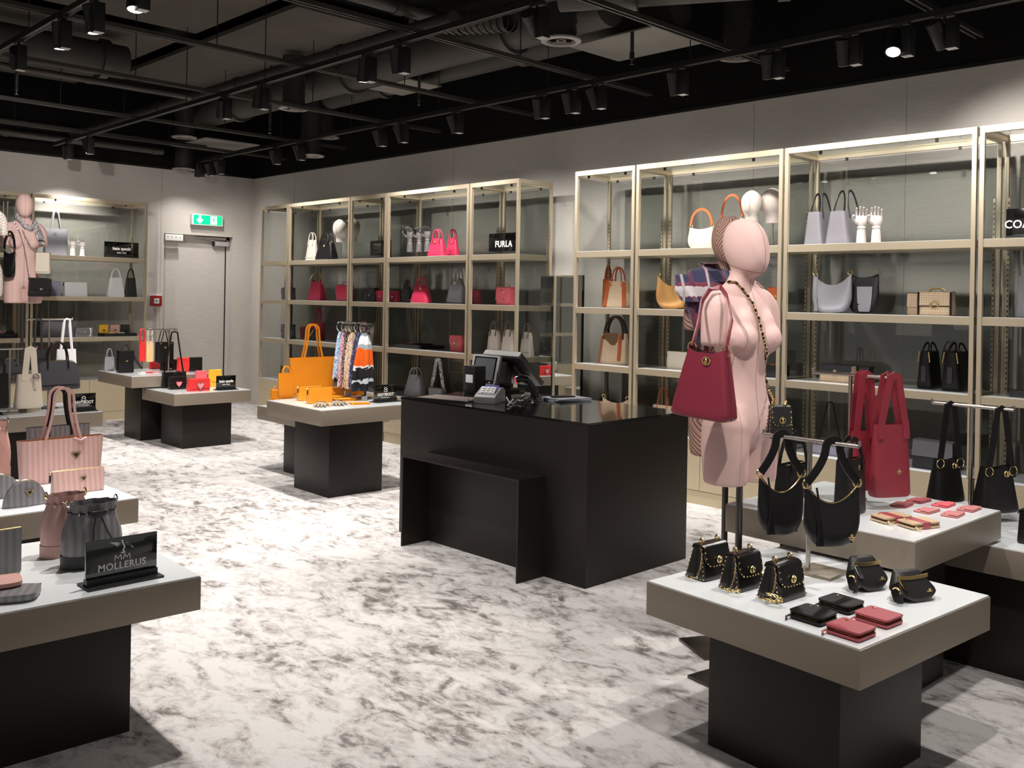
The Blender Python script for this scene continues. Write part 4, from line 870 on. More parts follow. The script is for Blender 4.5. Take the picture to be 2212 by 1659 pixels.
F = SR((970, 724, 1012, 760), Z3, -.42); flapbag('coral flap bag with draped silver chain, third shelf', F, LCO, .68, strap='chain', cm=SILV, clasp=('disc', .018))
F = SR((869, 806, 926, 858), Z4, -.40); dome('silver black dome bag on the cabinet base behind the counter', F, LSIL, .08, emb=('disc', -.7, .45, .012))
F = SR((923, 836, 967, 862), Z4, -.46); r = zipbag('small grey camera bag with wide patterned strap', F, LLG, cat='handbag', name='camera_bag', dt=.9, emb=('logo', 0, .4, .010)); STP = scarfmat('letter_strap', [(.01, .01, .01), (.78, .77, .74), (.01, .01, .01), (.8, .8, .78)], 26)
a = F['w']*.48; MB().strap(peak(a, F['h']*.8, F['h']+mp(F, 61), 0, .025, 8), .045, .004, (0, 1, 0)).build('shoulder_strap', STP, r, 40)
F = SR((1048, 502, 1116, 546), Z1, -.42, d=.02); sign('black FURLA sign on the top shelf', F, [('FURLA', .50, .38, .012, 1.1, .92)])
F = SR((1022, 627, 1042, 657), Z2, -.36); flapbag('dark crimson box bag at the left of the end cabinet', F, LRED, clasp=None)
F = SR((1070, 621, 1119, 658), Z2, -.42); flapbag('coral box bag with looped chain in the end cabinet', F, LCO, .75, shape='sq', strap='loop', clasp=('plate', .014))
for i, (b, y, l) in enumerate((((1048, 711, 1089, 760), -.42, 'left of three'), ((1079, 711, 1121, 763), -.44, 'middle of three'), ((1120, 716, 1157, 768), -.38, 'right of three, seen through the end glass'))):
    F = SR(b, Z3, y, dr=.5); dome('beige dome bag behind the till, '+l, F, leather('pale_beige', (.80, .69, .61), .5), mp(F, 21), hm=LTAU, emb=None, wt=.84)
F = SR((985, 846, 1004, 853), Z4, -.40, d=.1); wallet('coral wallet lying on the cabinet base left of the till', F['loc'], 0, .12, .09, .02, LCO)
# mirror in the gap
P = at(1162, 596, Y=-.46); Q = at(1243, 596, Y=-.46)
mr = thing('wall_mirror', 'tall narrow mirror standing between the two cabinet rows', 'mirror', ((P[0]+6.47)/2, -.46, 0), -.127); hw = (6.47-P[0])/2
MB().box(-hw, 0, .004, hw, .012, P[2]).build('mirror_glass', MIRROR, mr); MB().box(-hw, .0125, 0, hw, .03, P[2]+.002).build('back_board', DARKB, mr)

# ================================================================== long wall, right row
F = SR((1301, 607, 1370, 664), Z2, -.43); tote('printed canvas tote with rust side panels and rolled handle, in front', F, SIG, hh=mp(F, 32), top=.80, dt=.5, hm=LRU, sw=.012, ha=.42, n=5, tabs=True)
r = bpy.data.objects['tote_bag.002'] if False else None
F2 = SR((1289, 603, 1318, 652), Z2, -.30); tote('rust and canvas tote standing behind the printed canvas tote', F2, LRU, hh=.12, top=1.05, dt=.5, sw=.012)
w_, d_, h_ = F['w'], F['d'], F['h']; fr_ = [o for o in COL.objects if o.get('label', '').startswith('printed canvas tote with rust')][0]
for s in (-1, 1): MB().prism([(s*w_*.5, .004), (s*w_*.34, .004), (s*w_*.24, h_*.97), (s*w_*.41, h_*.97)], -.001, .0).build('side_panel', LRU, fr_).matrix_local = Matrix.Translation((0, -d_*.512, 0)) @ Matrix.Rotation(-math.atan(d_*.25/h_), 4, 'X')
F = SR((1292, 718, 1367, 790), Z3, -.43); tote('printed canvas shoulder bag with brown flap and rust strap, third shelf', F, SIG, hh=mp(F, 38), top=.88, dt=.45, hm=LBRN, sw=.022, ha=.72, n=5, handles=2)
w_, d_, h_ = F['w'], F['d'], F['h']; fr_ = [o for o in COL.objects if o.get('label', '').startswith('printed canvas shoulder bag with brown')][0]
TL = Matrix.Translation((0, -d_*.512, 0)) @ Matrix.Rotation(-math.atan(d_*.275/h_), 4, 'X')
MB().prism([(-w_*.40, h_*1.0), (-w_*.30, h_*.80), (-w_*.05, h_*.62), (w_*.10, h_*.62), (w_*.18, h_*.74), (w_*.2, h_*1.0)], -.003, 0).build('brown_flap', SIGB, fr_).matrix_local = TL
MB().prism([(w_*.24, .03), (w_*.36, .03), (w_*.34, h_*.98), (w_*.22, h_*.98)], -.004, 0).build('rust_tab', LRU, fr_).matrix_local = TL
MB().prism([(-w_*.52, .004), (-w_*.46, .004), (-w_*.40, h_*.9), (-w_*.45, h_*.9)], -.003, 0).build('rust_edge', LRU, fr_).matrix_local = TL
F = SR((1291, 856, 1367, 906), Z4, -.44); hobo('printed canvas shoulder bag with rust edge, on the base of the narrow cabinet', F, SIG, .2, .0, emb=None, hm=LRU, zip_=False); fr_ = [o for o in COL.objects if o.get('label', '').startswith('printed canvas shoulder bag with rust edge')][0]
MB().box(F['w']*.26, -F['d']*.5, .01, F['w']*.36, -F['d']*.47, F['h']*.8).build('rust_tab', LRU, fr_)
F = SR((1479, 488, 1550, 534), Z1, -.42); hobo('cream canvas baguette bag with rust strap on the top shelf', F, SIG, .10, mp(F, 36), hm=LRU, sw=.018, zip_=False, wt=.9)
F = SR((1546, 470, 1615, 522), Z1, -.32); hobo('canvas baguette bag with raised rust strap, behind the patterned head', F, SIG, .10, mp(F, 48), hm=LRU, sw=.018, zip_=False, wt=.9)
F = SR((1408, 592, 1500, 666), Z2, -.42); hobo('honey orange hobo bag with drooping top, second shelf', F, LHON, .34, .0, emb=('logo', .1, .14, .012))
F = SR((1656, 622, 1706, 673), Z2, -.42); flapbag('rust and canvas flap bag half hidden by the pink mannequin shoulder', F, SIG, .5, LRU, clasp=('oval', .012))
F = SR((1437, 758, 1497, 798), Z3, -.42); zipbag('white printed camera bag beside the burgundy bucket bag', F, canvas('pale_canvas', (.80, .74, .66), (.70, .56, .42), 34), cat='handbag', name='camera_bag', dt=.85, n=5)
F = SR((1655, 780, 1706, 800), Z3, -.42, d=.2); tr = thing('display_tray', 'black tray with rust strap behind the pink mannequin waist', 'tray', F['loc']); MB().box(-F['w']/2, -.1, 0, F['w']/2, .1, F['h']*.8).build('box', BLKP, tr, bevel=.002); MB().box(-F['w']/2+.02, -.08, F['h']*.8, F['w']/2-.02, .02, F['h']*.8+.006).build('belt', LRU, tr)
F = SR((1402, 872, 1458, 905), Z4, -.42); tote('cream canvas bag with thin rust handle behind the counter end', F, SIG, hh=mp(F, 40), hm=LRU, sw=.009)
F = SR((1733, 456, 1812, 526), Z1, -.38, yaw=90, dr=.62); tote('light grey structured tote with looped handles, left one of a pair', F, LGR, hh=mp(F, 44), top=.94, dt=.62, sw=.014, ha=.5, hm=LCH, n=8)
F = SR((1778, 454, 1876, 525), Z1, -.38, yaw=90, dr=.62); tote('light grey structured tote with looped handles, right one beside white hands', F, LGR, hh=mp(F, 50), top=.94, dt=.62, sw=.014, ha=.5, hm=LCH, n=8)
for b, l, y in (((1846, 438, 1876, 523), 'left', -.50), ((1878, 438, 1908, 523), 'right', -.50)):
    F = SR(b, Z1, y); hand('white wooden hand standing on the top shelf beside grey totes, %s one' % l, F, WOODW, rz=.5, curl=.5)
F = SR((1746, 590, 1849, 677), Z2, -.43); hobo('silver grey hobo bag with tassel and sagging top, second shelf', F, LSIL, .30, .0, emb=('logo', .05, .12, .014), tassel=True, zip_=False)
F = SR((1825, 590, 1906, 678), Z2, -.34); hobo('darker grey saddle hobo behind the silver grey hobo', F, LCH, .10, .0, zip_=False); q = [o for o in COL.objects if o.get('label', '').startswith('darker grey saddle')][0]
MB().loft(F['w']*.5, .006, F['h']*.62, lambda t: 1-.3*(1-t)**2, None, None, 4).build('front_pocket', LSIL, q, 50, loc=(F['w']*.12, -F['d']*.46, F['h']*.05))
F = SR((1981, 631, 2069, 683), Z2, -.44); flapbag('canvas satchel with black edges and oval buckle, in front', F, SIG, .62, SIG, handle=0, clasp=('oval', .020), shape='sq'); q = [o for o in COL.objects if o.get('label', '').startswith('canvas satchel with black edges and oval')][0]
MB().tube(arch(F['w']*.24, F['h'], F['h']+mp(F, 9), 12), .006, 8).build('handle', GOLD, q, 50)
for s in (-1, 1): MB().box(s*F['w']*.465-.006, -F['d']*.515-.004, .004, s*F['w']*.465+.006, -F['d']*.48, F['h']*1.0).build('edge_trim', LB_, q)
MB().box(-F['w']*.46, -F['d']*.515-.006, F['h']*.38, F['w']*.46, -F['d']*.46, F['h']*.42).build('edge_trim', LB_, q)
F = SR((1958, 635, 2012, 681), Z2, -.36); flapbag('canvas satchel with black edges, half hidden behind the buckled one', F, SIG, .62, SIG, clasp=None, shape='sq')
F = SR((1767, 785, 1856, 830), Z3, -.44); flapbag('charcoal flap and canvas crossbody on the third shelf, in front', F, SIG, .62, LCH, clasp=('oval', .016), shape='curve')
F = SR((1815, 789, 1892, 828), Z3, -.34); flapbag('charcoal crossbody bag behind the charcoal flap and canvas one', F, LCH, .62, clasp=None)
for b, l, y in (((1976, 757, 2040, 846), 'left one', -.38), ((2027, 758, 2108, 850), 'right one', -.38)):
    F = SR(b, Z3, y, yaw=90, dr=.60); q = tote('black satchel with gold zips and pinched side, '+l, F, LB_, hh=mp(F, 22), top=.98, dt=.55, sw=.012, n=5, belly=.02)
    for s in (-1, 1): MB().tube([(-F['w']*.505, s*F['d']*.26, F['h']*1.0), (-F['w']*.515, s*F['d']*.34, F['h']*.72)], .004, 6).build('gold_zip', GOLD, q, 50)
    MB().strap([(-F['w']*.52, 0, F['h']*.62), (-F['w']*.53, 0, F['h']*.2)], .03, .005, (1, 0, 0)).build('side_tab', LCH, q)
F = SR((1967, 946, 2075, 1024), Z4, -.48); flapbag('charcoal messenger bag on the cabinet base behind the burgundy tote', F, LCH, .55, LGR, shape='sq', clasp=None)
F = SR((1750, 957, 1834, 1012), Z4, -.48); r = zipbag('slate crossbody with a tall thin strap on the cabinet base', F, LLIL, cat='handbag', name='crossbody_bag', dt=.7, pull=False)
MB().tube(peak(F['w']*.4, F['h']*.9, F['h']+mp(F, 95), 0, .02), .005, 6).build('shoulder_strap', LB_, r, 50)
F = SR((2172, 447, 2262, 514), Z1, -.44, d=.02); sign('black COACH sign cut by the right edge of the photo', F, [('COACH', .49, .36, .005, 1.02, .95)])
F = SR((2191, 596, 2262, 688), Z2, -.44); tote('light grey tote at the right edge, second shelf', F, LLG, hh=.14, top=.86, dt=.5)
F = SR((2180, 838, 2262, 862), Z3, -.44, d=.24); tr = thing('display_box', 'black display box at the right edge, third shelf', 'box', F['loc']); MB().box(-F['w']/2, -.12, 0, F['w']/2, .12, F['h']).build('box', BLKP, tr, bevel=.002); MB().box(-F['w']/2+.02, -.10, F['h'], F['w']/2-.02, .10, F['h']+.004).build('glass_lid', BLKG, tr)

# ================================================================== cabinets of the door wall
F = SL((90, 492, 149, 550), Z1, .42); tote('grey tote with round emblem on the top shelf by the left mannequin', F, LGR, hh=mp(F, 44), kind='peak', top=1.03, dt=.3, sw=.014, ha=.42, emb=('disc', -.1, .82, .022), em=LLG)
for b, l in (((149, 505, 165, 551), 'left'), ((169, 507, 186.5, 553), 'right')): hand('small white wooden hand left of the kate spade sign, %s one' % l, SL(b, Z1, .47), WOODW, rz=1.4, curl=.5)
F = SL((224, 521, 300, 558), Z1, .48, d=.02); sign('black kate spade sign on the top shelf by the door', F, [('kate spade', .58, .26, .010, 1.0, 1.), ('NEW YORK', .32, .10, .004, 1.15, 1.)])
F = SL((108, 609, 132, 637), Z2, .36); flapbag('lilac flap bag behind the black bag of the left mannequin', F, LLIL, clasp=None, shape='sq')
F = SL((134, 609, 191, 640), Z2, .44); zipbag('plain white clutch on the second shelf', F, LWH, name='clutch_bag', dt=.5, pull=True, n=9)
F = SL((227, 599, 272, 642.5), Z2, .46); tote('white tote with looped handles on the second shelf by the door', F, LWH, hh=mp(F, 21), top=.70, dt=.35, sw=.011, ha=.5)
F = SL((266, 600, 298, 643), Z2, .44); tote('black tote with looped handles on the second shelf by the door', F, LCH, hh=mp(F, 21), top=.72, dt=.35, sw=.011, ha=.5, hm=LB_)
F = SL((79, 694, 170, 728), Z3, .38); flapbag('large slate saddle bag with round flap on the third shelf', F, LGR, .97, shape='round', clasp=('turn', .012))
F = SL((157, 707, 203, 728), Z3, .57); r = flapbag('slate envelope clutch with white bangle on the third shelf', F, LGR, .7, shape='point', clasp=('disc', .012)); MB().torus((F['w']*.28, -F['d']*.6, F['h']*.5), .045, .007, 'x', 16, 6, .5, 1).build('bangle', WHITEP, r, 50)
F = SL((211, 718, 296, 729), Z3, .46, dr=.55); tr = thing('display_tray', 'black display block under the coloured wallets', 'tray', F['loc'], PI/2); MB().box(-F['w']/2, -F['d']/2, 0, F['w']/2, F['d']/2, F['h']).build('block', BLKP, tr, bevel=.002)
zt_ = F['loc'][2]+F['h']
for i, (mt, l) in enumerate(((LSA if False else LYE, 'sand yellow'), (LPK, 'pale pink'), (LCH, 'black'))):
    u0 = (212, 236, 259)[i]; G = fit((u0, 702, u0+22, 717), z=zt_, X=.40, yaw=90, d=.025); flapbag('%s wallet standing on the black block by the door' % l, G, mt, .8, shape='sq', clasp=('turn', .010), cm=LB_, group='wallets standing on the black block', name='flap_wallet')
for u, mt, l in ((240, LYE, 'yellow'), (260, LCR, 'cream')): p = at(u, 716, X=.53); cardcase('%s card case lying before the wallets' % l, (.53, p[1], zt_+.001), 90, .085, .06, mt, 'card cases on the black block')
F = SL((-22, 719, 39, 729), Z3, .46, dr=.6); tr = thing('display_tray', 'black display block at the left edge carrying a bow', 'tray', F['loc'], PI/2); MB().box(-F['w']/2, -F['d']/2, 0, F['w']/2, F['d']/2, F['h']).build('block', BLKP, tr, bevel=.002)
p = at(9, 715, X=.50); bw = thing('ribbon_bow', 'pink and black ribbon bow on the black block', 'bow', (.50, p[1], F['loc'][2]+F['h']+.0005), PI/2)
for s, mt in ((-1, LPK), (1, LB_)): MB().loft(.10, .03, .035, lambda t: .35+.65*math.sin(PI*min(1, t+.12)), None, None, 2.2).build('loop', mt, bw, 50, loc=(s*.055, 0, 0))
MB().ball((0, 0, .018), .016, .016, .018).build('knot', LPK, bw, 50)
# ================================================================== left mannequins: what they carry
def scarf_neck(label, bvh, pts, wid, mat, tails=()):
    r = thing('neck_scarf', label, 'scarf', tuple(onto(bvh, *pts[0], .0)))
    o = Vector(r.location); P = [onto(bvh, u, v, .020)-o for u, v in pts]
    fine = []
    for i in range(len(P)-1):
        for k in range(4): fine.append(P[i].lerp(P[i+1], k/4))
    fine.append(P[-1]); mb = MB()
    for j, (dz, rr) in enumerate(((0, .5), (.28, .42), (-.3, .42))): mb.tube([q+Vector((0, 0, dz*wid+.004*math.sin(i*1.3+j))) for i, q in enumerate(fine)], wid*rr, 8)
    mb.build('wrap', mat, r, 60); MB().ball(tuple(P[-1]), wid*.62, wid*.55, wid*.6).build('knot', mat, r, 60)
    for tl in tails:
        q = [P[-1]]+[onto(bvh, u, v, .03)-o for u, v in tl]; k = MB(); R = []
        for i, c in enumerate(q):
            ww = wid*(.5+.28*i); R.append([(c.x+.012*math.sin(a*3)*0+ww*.25*math.cos(a), c.y+ww*math.sin(a)*.9, c.z) for a in [2*PI*t/14 for t in range(14)]])
        k.rings(R).build('tail', mat, r, 60)
    return r
NS = scarfmat('black_white_print', [(.012, .012, .02), (.78, .74, .72), (.02, .015, .03), (.7, .66, .66), (.02, .02, .03)], 26)
scarf_neck('black and white print scarf knotted round the left mannequin neck', BV3, [(38, 465), (44, 478), (54, 490), (66, 496), (74, 484)], .035, NS, [[(80, 500), (86, 515), (92, 528)], [(76, 502), (82, 520)]])
def hang(bvh, pts, off=.007): return [onto(bvh, u, v, off) for u, v in pts]
def rel(P, r): 
    Mi = r.matrix_basis.inverted(); return [Mi @ Vector(p) for p in P]
F = fit((58, 601, 113, 641), X=2.326, yaw=90, dr=.38); r = flapbag('black flap crossbody at the hip of the left mannequin', F, LB_, .62, shape='sq', clasp=('plate', .012), cm=SILV)
P = hang(BV3, [(30, 478), (40, 500), (50, 530), (56, 560), (60, 590)], .016); chain(MB(), rel(P, r)+[(-F['w']*.45, 0, F['h'])], .018).build('chain_strap', SILV, r, 50)
F = fit((76, 546, 111, 592), X=2.306, yaw=60, dr=.5); r = flapbag('cream box bag hanging at the left mannequin side', F, LCR, .9, shape='sq', clasp=None)
P = hang(BV3, [(48, 498), (56, 515), (66, 530), (74, 542)], .016); chain(MB(), rel(P, r)+[(-F['w']*.3, 0, F['h'])], .018).build('chain_strap', SILV, r, 50)
F = fit((2, 540, 38, 600), X=2.216, yaw=30, dr=.45); r = hobo('black saddle bag on the arm side of the left mannequin', F, LB_, .12, .16, zip_=False, sw=.02)
# ================================================================== NAVYBOOT table at the left edge
def rack(label, x, y, z, zbar, x0, x1, axis='x', plate=(.11, .11), px=None, mat=STEEL, off=(0, 0), back=(0, 0)):
    r = thing('bag_rack', label, 'bag rack', (x, y, z+.0006)); H = zbar-z
    MB().box(-plate[0]/2+off[0], -plate[1]/2+off[1], 0, plate[0]/2+off[0], plate[1]/2+off[1], .010).build('base_plate', BRONZE, r, bevel=.001)
    MB().cyl((0, 0, .010), .0085, H-.016, 12).build('pole', mat, r, 40); bx_, by_ = -back[0], -back[1]
    if any(back): MB().tube([(0, 0, H-.004), (bx_, by_, H)], .0065, 10).build('arm', mat, r, 40)
    p0, p1 = ((x0-x, by_, H), (x1-x, by_, H)) if axis == 'x' else ((bx_, x0-y, H), (bx_, x1-y, H))
    MB().tube([p0, p1], .0075, 12).build('cross_bar', mat, r, 40)
    for p in (p0, p1): MB().tube([(p[0], p[1], p[2]), (p[0], p[1], p[2]+.018)], .006, 8).build('bar_end', mat, r, 40)
    return r
# racks: bars run along the room's y axis here, as their tables face the camera
T7 = at(219.6, 888, Z=ZL); xr = T7[0]-.34
b0, b1, pl = at(57, 689, X=xr-.10), at(157, 687.5, X=xr-.10), at(107, 690, X=xr-.10)
rack('steel bag rack at the left with a white tote and a dark tote', xr-.10, pl[1], ZL, pl[2], b0[1], b1[1], 'y')
F = fit((118, 753, 168, 800), X=xr-.10, yaw=90, dr=.35); F['loc'] = (F['loc'][0], F['loc'][1], F['loc'][2]); tote('white tote hanging by thin straps on the left rack', F, LWH, hh=pl[2]-F['loc'][2]-F['h']+.012, kind='peak', top=.92, dt=.3, sw=.016, ha=.55)
F = fit((62, 755, 101, 800), X=xr-.10, yaw=90, dr=.35); tote('dark grey tote hanging by long straps on the left rack', F, LCH, hh=pl[2]-F['loc'][2]-F['h']+.012, kind='peak', top=.95, dt=.3, sw=.014, ha=.5)
c0, c1, pl2 = at(-30, 753, X=xr+.12), at(80, 752, X=xr+.12), at(22, 754, X=xr+.12)
rack('steel bag rack at the left edge carrying the cream bucket bag', xr+.12, pl2[1], ZL, pl2[2], c0[1], c1[1], 'y')
F = fit((25, 805, 98, 884), X=xr+.12, yaw=90, dr=.5); r = tote('cream bucket tote with wide strap and steel buckle hanging on the left rack', F, LCR, hh=pl2[2]-F['loc'][2]-F['h']+.012, kind='peak', top=.80, dt=.55, sw=.045, ha=.35, handles=1, hm=LCR, n=4)
MB().torus((F['w']*.18, -F['d']*.42, F['h']*.9), .022, .005, 'y', 14, 6).build('buckle', SILV, r, 50); MB().box(F['w']*.13, -F['d']*.46, F['h']*.55, F['w']*.23, -F['d']*.42, F['h']*.86).build('buckle_tab', LCR, r, bevel=.002)
F = fit((68, 777, 177, 845), X=xr+.02, yaw=90, dr=.22); dome('large ink grey top handle bag behind the cream bucket tote', F, LNAVY, mp(F, 44), emb=None, hm=LB_, wt=.92, feet=True)
F = fit((-24, 806, 22, 884), X=xr+.22, yaw=90, dr=.4); tote('black tote cut by the left edge beside the cream bucket tote', F, LB_, hh=.12, kind='arch', top=.9, dt=.4); 
F = TB((-14, 790, 46, 808), z=ZL, yaw=90); 
F = fit((-6, 779, 52, 812), X=xr-.05, yaw=90, dr=.3); dome('dark bag with white trim behind the black tote at the left edge', F, LNAVY, mp(F, 8), emb=None)
F = TB((152, 848, 207.5, 890), d=.02); EMB = lambda r, w, h: (MB().torus((0, -.006, h*.76), h*.085, h*.022, 'y', 12, 4, 1.1, .8).build('emblem', LETTER, r, 50), MB().tube([(h*.16*math.cos(a), -.006, h*.74+h*.15*math.sin(a)) for a in [PI+.5+(PI-1)*k/8 for k in range(9)]], h*.014, 5).build('emblem_arc', LETTER, r, 50))
sign('black NAVYBOOT sign on the table at the left edge', F, [('NAVYBOOT', .50, .23, .008, 1.0, .88), ('SWITZERLAND', .33, .075, .002, 1.2, 1.)], extra=EMB)
for (u, v, w_, d_, mt, l) in ((68, 888, .15, .08, LCR, 'cream wallet lying on the NAVYBOOT table'), (14, 893, .15, .08, LB_, 'black wallet lying at the left edge of the NAVYBOOT table')): p = at(u, v, Z=ZL); wallet(l, (p[0]-.045 if u > 50 else p[0]+.04, p[1]-(0 if u > 50 else .13), ZL+.001), 90, w_, d_, .02, mt)
p = at(128, 876, Z=ZL); tag(MB().box(-.11, -.08, 0, .11, .08, .004).build('leaflet', scarfmat('printed_leaflet', [(.85, .84, .84), (.75, .1, .25), (.86, .85, .85), (.4, .1, .3)], 30), loc=(p[0]+.16, p[1]+.10, ZL+.001), rot=(0, 0, .2)), 'printed leaflet lying beside the NAVYBOOT sign', 'leaflet')

# ================================================================== tables with the large pink tote and the MOLLERUS sign
F = TB((27, 935, 231, 1052), dr=.30); r = tote('large pink striped tote with triangular badge', F, PKS, hh=mp(F, 112), kind='loop', top=1.10, dt=.55, hm=LPK2, sw=.0125, ha=.42, n=5, inner=PINKIN, emb=('tri', .28, .60, .024)); PINKT = F
MB().tube([(F['w']*.12, -F['d']*.28, F['h']*.99), (F['w']*.2, -F['d']*.35, F['h']*.93), (F['w']*.27, -F['d']*.33, F['h']*.99)], .005, 6).build('inner_tie', LPK2, r, 50)
F = fit((50, 912, 200, 1030), z=ZL+.0008, X=PINKT['loc'][0]-.17, yaw=90, dr=.25); tote('grey striped tote with black handles behind the large pink tote', F, GRS, hh=mp(F, 82), kind='loop', top=1.08, dt=.5, hm=LB_, sw=.013, ha=.36, n=5)
F = TB((-60, 905, 30, 1040), dr=.55); bucket('pink bucket bag cut by the left edge of the photo', F, LPK, cordm=LPK2)
F = TB((106, 1006, 229, 1072), dr=.30); zipbag('pink striped zip pouch with black tag before the pink tote', F, PKS, dt=.25, emb=('tri', .15, .62, .017), wt=1.02)
hm_ = lambda x: max(.12, (1-abs(x)**2.2)**.55)
F = TB((0, 1030, 107, 1101), dr=.34); zipbag('grey half moon cosmetic bag with triangular badge, in front', F, GRS, n=2.6, dt=.5, top=hm_, emb=('tri', .12, .55, .018), name='cosmetic_bag', pull=False)
F = TB((-40, 1022, 66, 1088), dr=.34); F['loc'] = (F['loc'][0]-.06, F['loc'][1]-.01, F['loc'][2]); zipbag('grey half moon cosmetic bag half hidden behind its twin', F, GRS, n=2.6, dt=.5, top=hm_, name='cosmetic_bag', pull=False)
F = TB((118, 1068, 278, 1238), dr=.62); bucket('grey striped bucket bag with drawstring in front of the pink one', F, GRS, cordm=LCH, trim=LCH)
F = TB((76, 1055, 205, 1212), dr=.62); bucket('pink bucket bag with drawstring behind the grey one', F, LPK2, cordm=LPK2, trim=LPK2)
F = TB((-60, 1138, 49, 1256), dr=.16); zipbag('grey zip pouch standing at the left edge', F, GRS, dt=.4, n=6)
p = at(8, 1290, Z=ZL); q_ = thing('flat_clutch', 'grey flat clutch lying at the left edge under the pink one', 'pouch', (p[0], p[1]-.03, ZL+.001), math.radians(62)); MB().loft(.26, .13, .024, None, None, None, 5., 28, 3, ts=[0, .3, .8, 1]).build('body', GRS, q_, 50); MB().tube([(-.125, .06, .02), (.125, .06, .02)], .003, 6).build('zipper', SILV, q_, 50)
q_ = thing('flat_clutch', 'soft pink flat clutch lying on the grey one at the left edge', 'pouch', (p[0]-.06, p[1]-.045, ZL+.0265), math.radians(78)); MB().loft(.22, .12, .016, None, None, None, 5., 28, 3, ts=[0, .3, .8, 1]).build('body', LPK, q_, 50); MB().tube([(-.105, .055, .014), (.105, .055, .014)], .003, 6).build('zipper', GOLD, q_, 50)
F = TB((181, 1146, 341, 1272), d=.02)
def moll(r, w, h):
    y = -.0062; z0 = h*.50; k = h*.105; pl = []
    g = MB()
    for x in (-k*.95, k*.95):
        for a, b in (((-k*.75, 0), (-k*.55, k*1.15)), ((-k*.55, k*1.15), (0, k*.35)), ((0, k*.35), (k*.55, k*1.15)), ((k*.55, k*1.15), (k*.75, 0))): g.strap([(x+a[0], y, z0+a[1]), (x+b[0], y, z0+b[1])], k*.17, .0012, (0, 1, 0))
    g.build('monogram', LETTER, r)
    fgr = MB(); b = z0+k*1.25
    fgr.strap([(k*.5, y, b), (k*.1, y, b+k*.8), (k*.45, y, b+k*1.3), (k*.15, y, b+k*2.1), (-k*.05, y, b+k*2.5)], k*.34, .0012, (0, 1, 0)); fgr.ball((-k*.1, y, b+k*2.75), k*.2, .0012, k*.22, 8, 5)
    fgr.strap([(k*.5, y, b), (-k*.35, y, b+k*.35)], k*.25, .0012, (0, 1, 0)); fgr.build('winged_figure', LETTER, r)
    wg = MB()
    for i in range(5):
        wg.strap([(-k*.1, y, b+k*2.2), (-k*(1.0+.1*i), y, b+k*(2.45-.16*i)), (-k*(2.7-.42*i), y, b+k*(2.75-.26*i))], k*.15, .0012, (0, 1, 0))
        wg.strap([(k*.25, y, b+k*2.2), (k*(1.0+.1*i), y, b+k*(2.2-.14*i)), (k*(2.3-.22*i), y, b+k*(1.25+.10*i-.3*(i < 2)))], k*.15, .0012, (0, 1, 0))
    wg.build('wings', LETTER, r)
GREENG = M('green_black_glass', (.006, .012, .009), .03, 0, None, None, .5, 1.)
sign('black MOLLERUS sign with winged emblem on the front left table', F, [('MOLLERUS', .37, .215, .004, 1.08, .98)], GREENG, extra=moll)

# ================================================================== tables by the exit door
F = TB((249, 757, 291, 806), z=ZH, dr=.5); r = flapbag('black saddle bag with top handle on the higher table by the door', F, LB_, .5, shape='round', handle=.07, clasp=('plate', .010)); MB().strap([(F['w']*.5, 0, F['h']*.8), (F['w']*.75, .02, .12), (F['w']*1.1, .05, .05), (F['w']*1.25, .05, .03)], .022, .005, (0, 1, .4)).build('loose_strap', LB_, r, 50)
F = TB((222, 770, 250, 802), z=ZH, dr=.4); tote('pale grey tote behind the black saddle bag', F, LLG, hh=.09, top=.8, sw=.010)
p = at(364, 803, Z=ZH); pb = at(362, 712, X=p[0]); e0, e1 = at(318, 708, X=p[0]), at(376, 707, X=p[0])
rack('steel rack with the red, sand and black bucket bags', p[0], p[1], ZH, pb[2], e0[1], e1[1], 'y')
for i, (b, mt, l) in enumerate((((299, 737, 315, 781), LSC, 'scarlet'), ((314, 737, 333, 782), LSA, 'sand yellow'), ((333, 738, 377, 785), LB_, 'black'))):
    F = fit(b, X=p[0]-.10, yaw=90, dr=.42)
    tote('%s suede bucket bag hanging on the rack by the door' % l, F, mt, hh=pb[2]-F['loc'][2]-F['h']+.012, kind='peak', top=1.0, dt=.9, sw=.010, ha=.6, handles=2, hm=mt if i != 1 else LCR, tabs=True, emb=('disc', -.1, .75, .014) if i == 2 else None)
F = TB((410, 772, 443, 803), z=ZH, dr=.4); F['loc'] = (F['loc'][0]-.05, F['loc'][1], F['loc'][2]); zipbag('small black box bag at the back of the higher table by the door', F, LB_, name='box_bag', cat='handbag', dt=.9)
F = TB((380, 773, 410, 804), z=ZH, dr=.55); flapbag('scarlet saddle bag standing behind the striped bag rack', F, LSC, .9, clasp=('plate', .009))
F = TB((346, 777, 388, 801), z=ZH, dr=.5); F['loc'] = (F['loc'][0]-.03, F['loc'][1], F['loc'][2]); flapbag('black saddle bag standing under the bag rack', F, LB_, .9, clasp=('plate', .009))
F = TB((326, 779, 352, 798), z=ZH, dr=.4); F['loc'] = (F['loc'][0]-.06, F['loc'][1], F['loc'][2]); flapbag('scarlet half round bag under the bag rack', F, LSC, .9, clasp=None)
for i, (mt, l) in enumerate(((LWH, 'white'), (LSC, 'scarlet'), (LPK, 'pink'))): pp = at(306, 806, Z=ZH); cardcase('%s card case lying on the higher table by the door' % l, (pp[0], pp[1]+.07*i, ZH+.001), 90, .055, .075, mt, 'card cases on the higher table by the door')
F = TB((340, 802, 397, 838), dr=.26); F['loc'] = (F['loc'][0]+.07, F['loc'][1], F['loc'][2]); r = flapbag('larger black saddle bag with long strap at the back of the low table', F, LB_, .85, clasp=None); MB().strap(peak(F['w']*.42, F['h']*.9, F['h']+mp(F, 88), 0, .03), .016, .004, (0, 1, 0)).build('long_strap', LB_, r, 40)
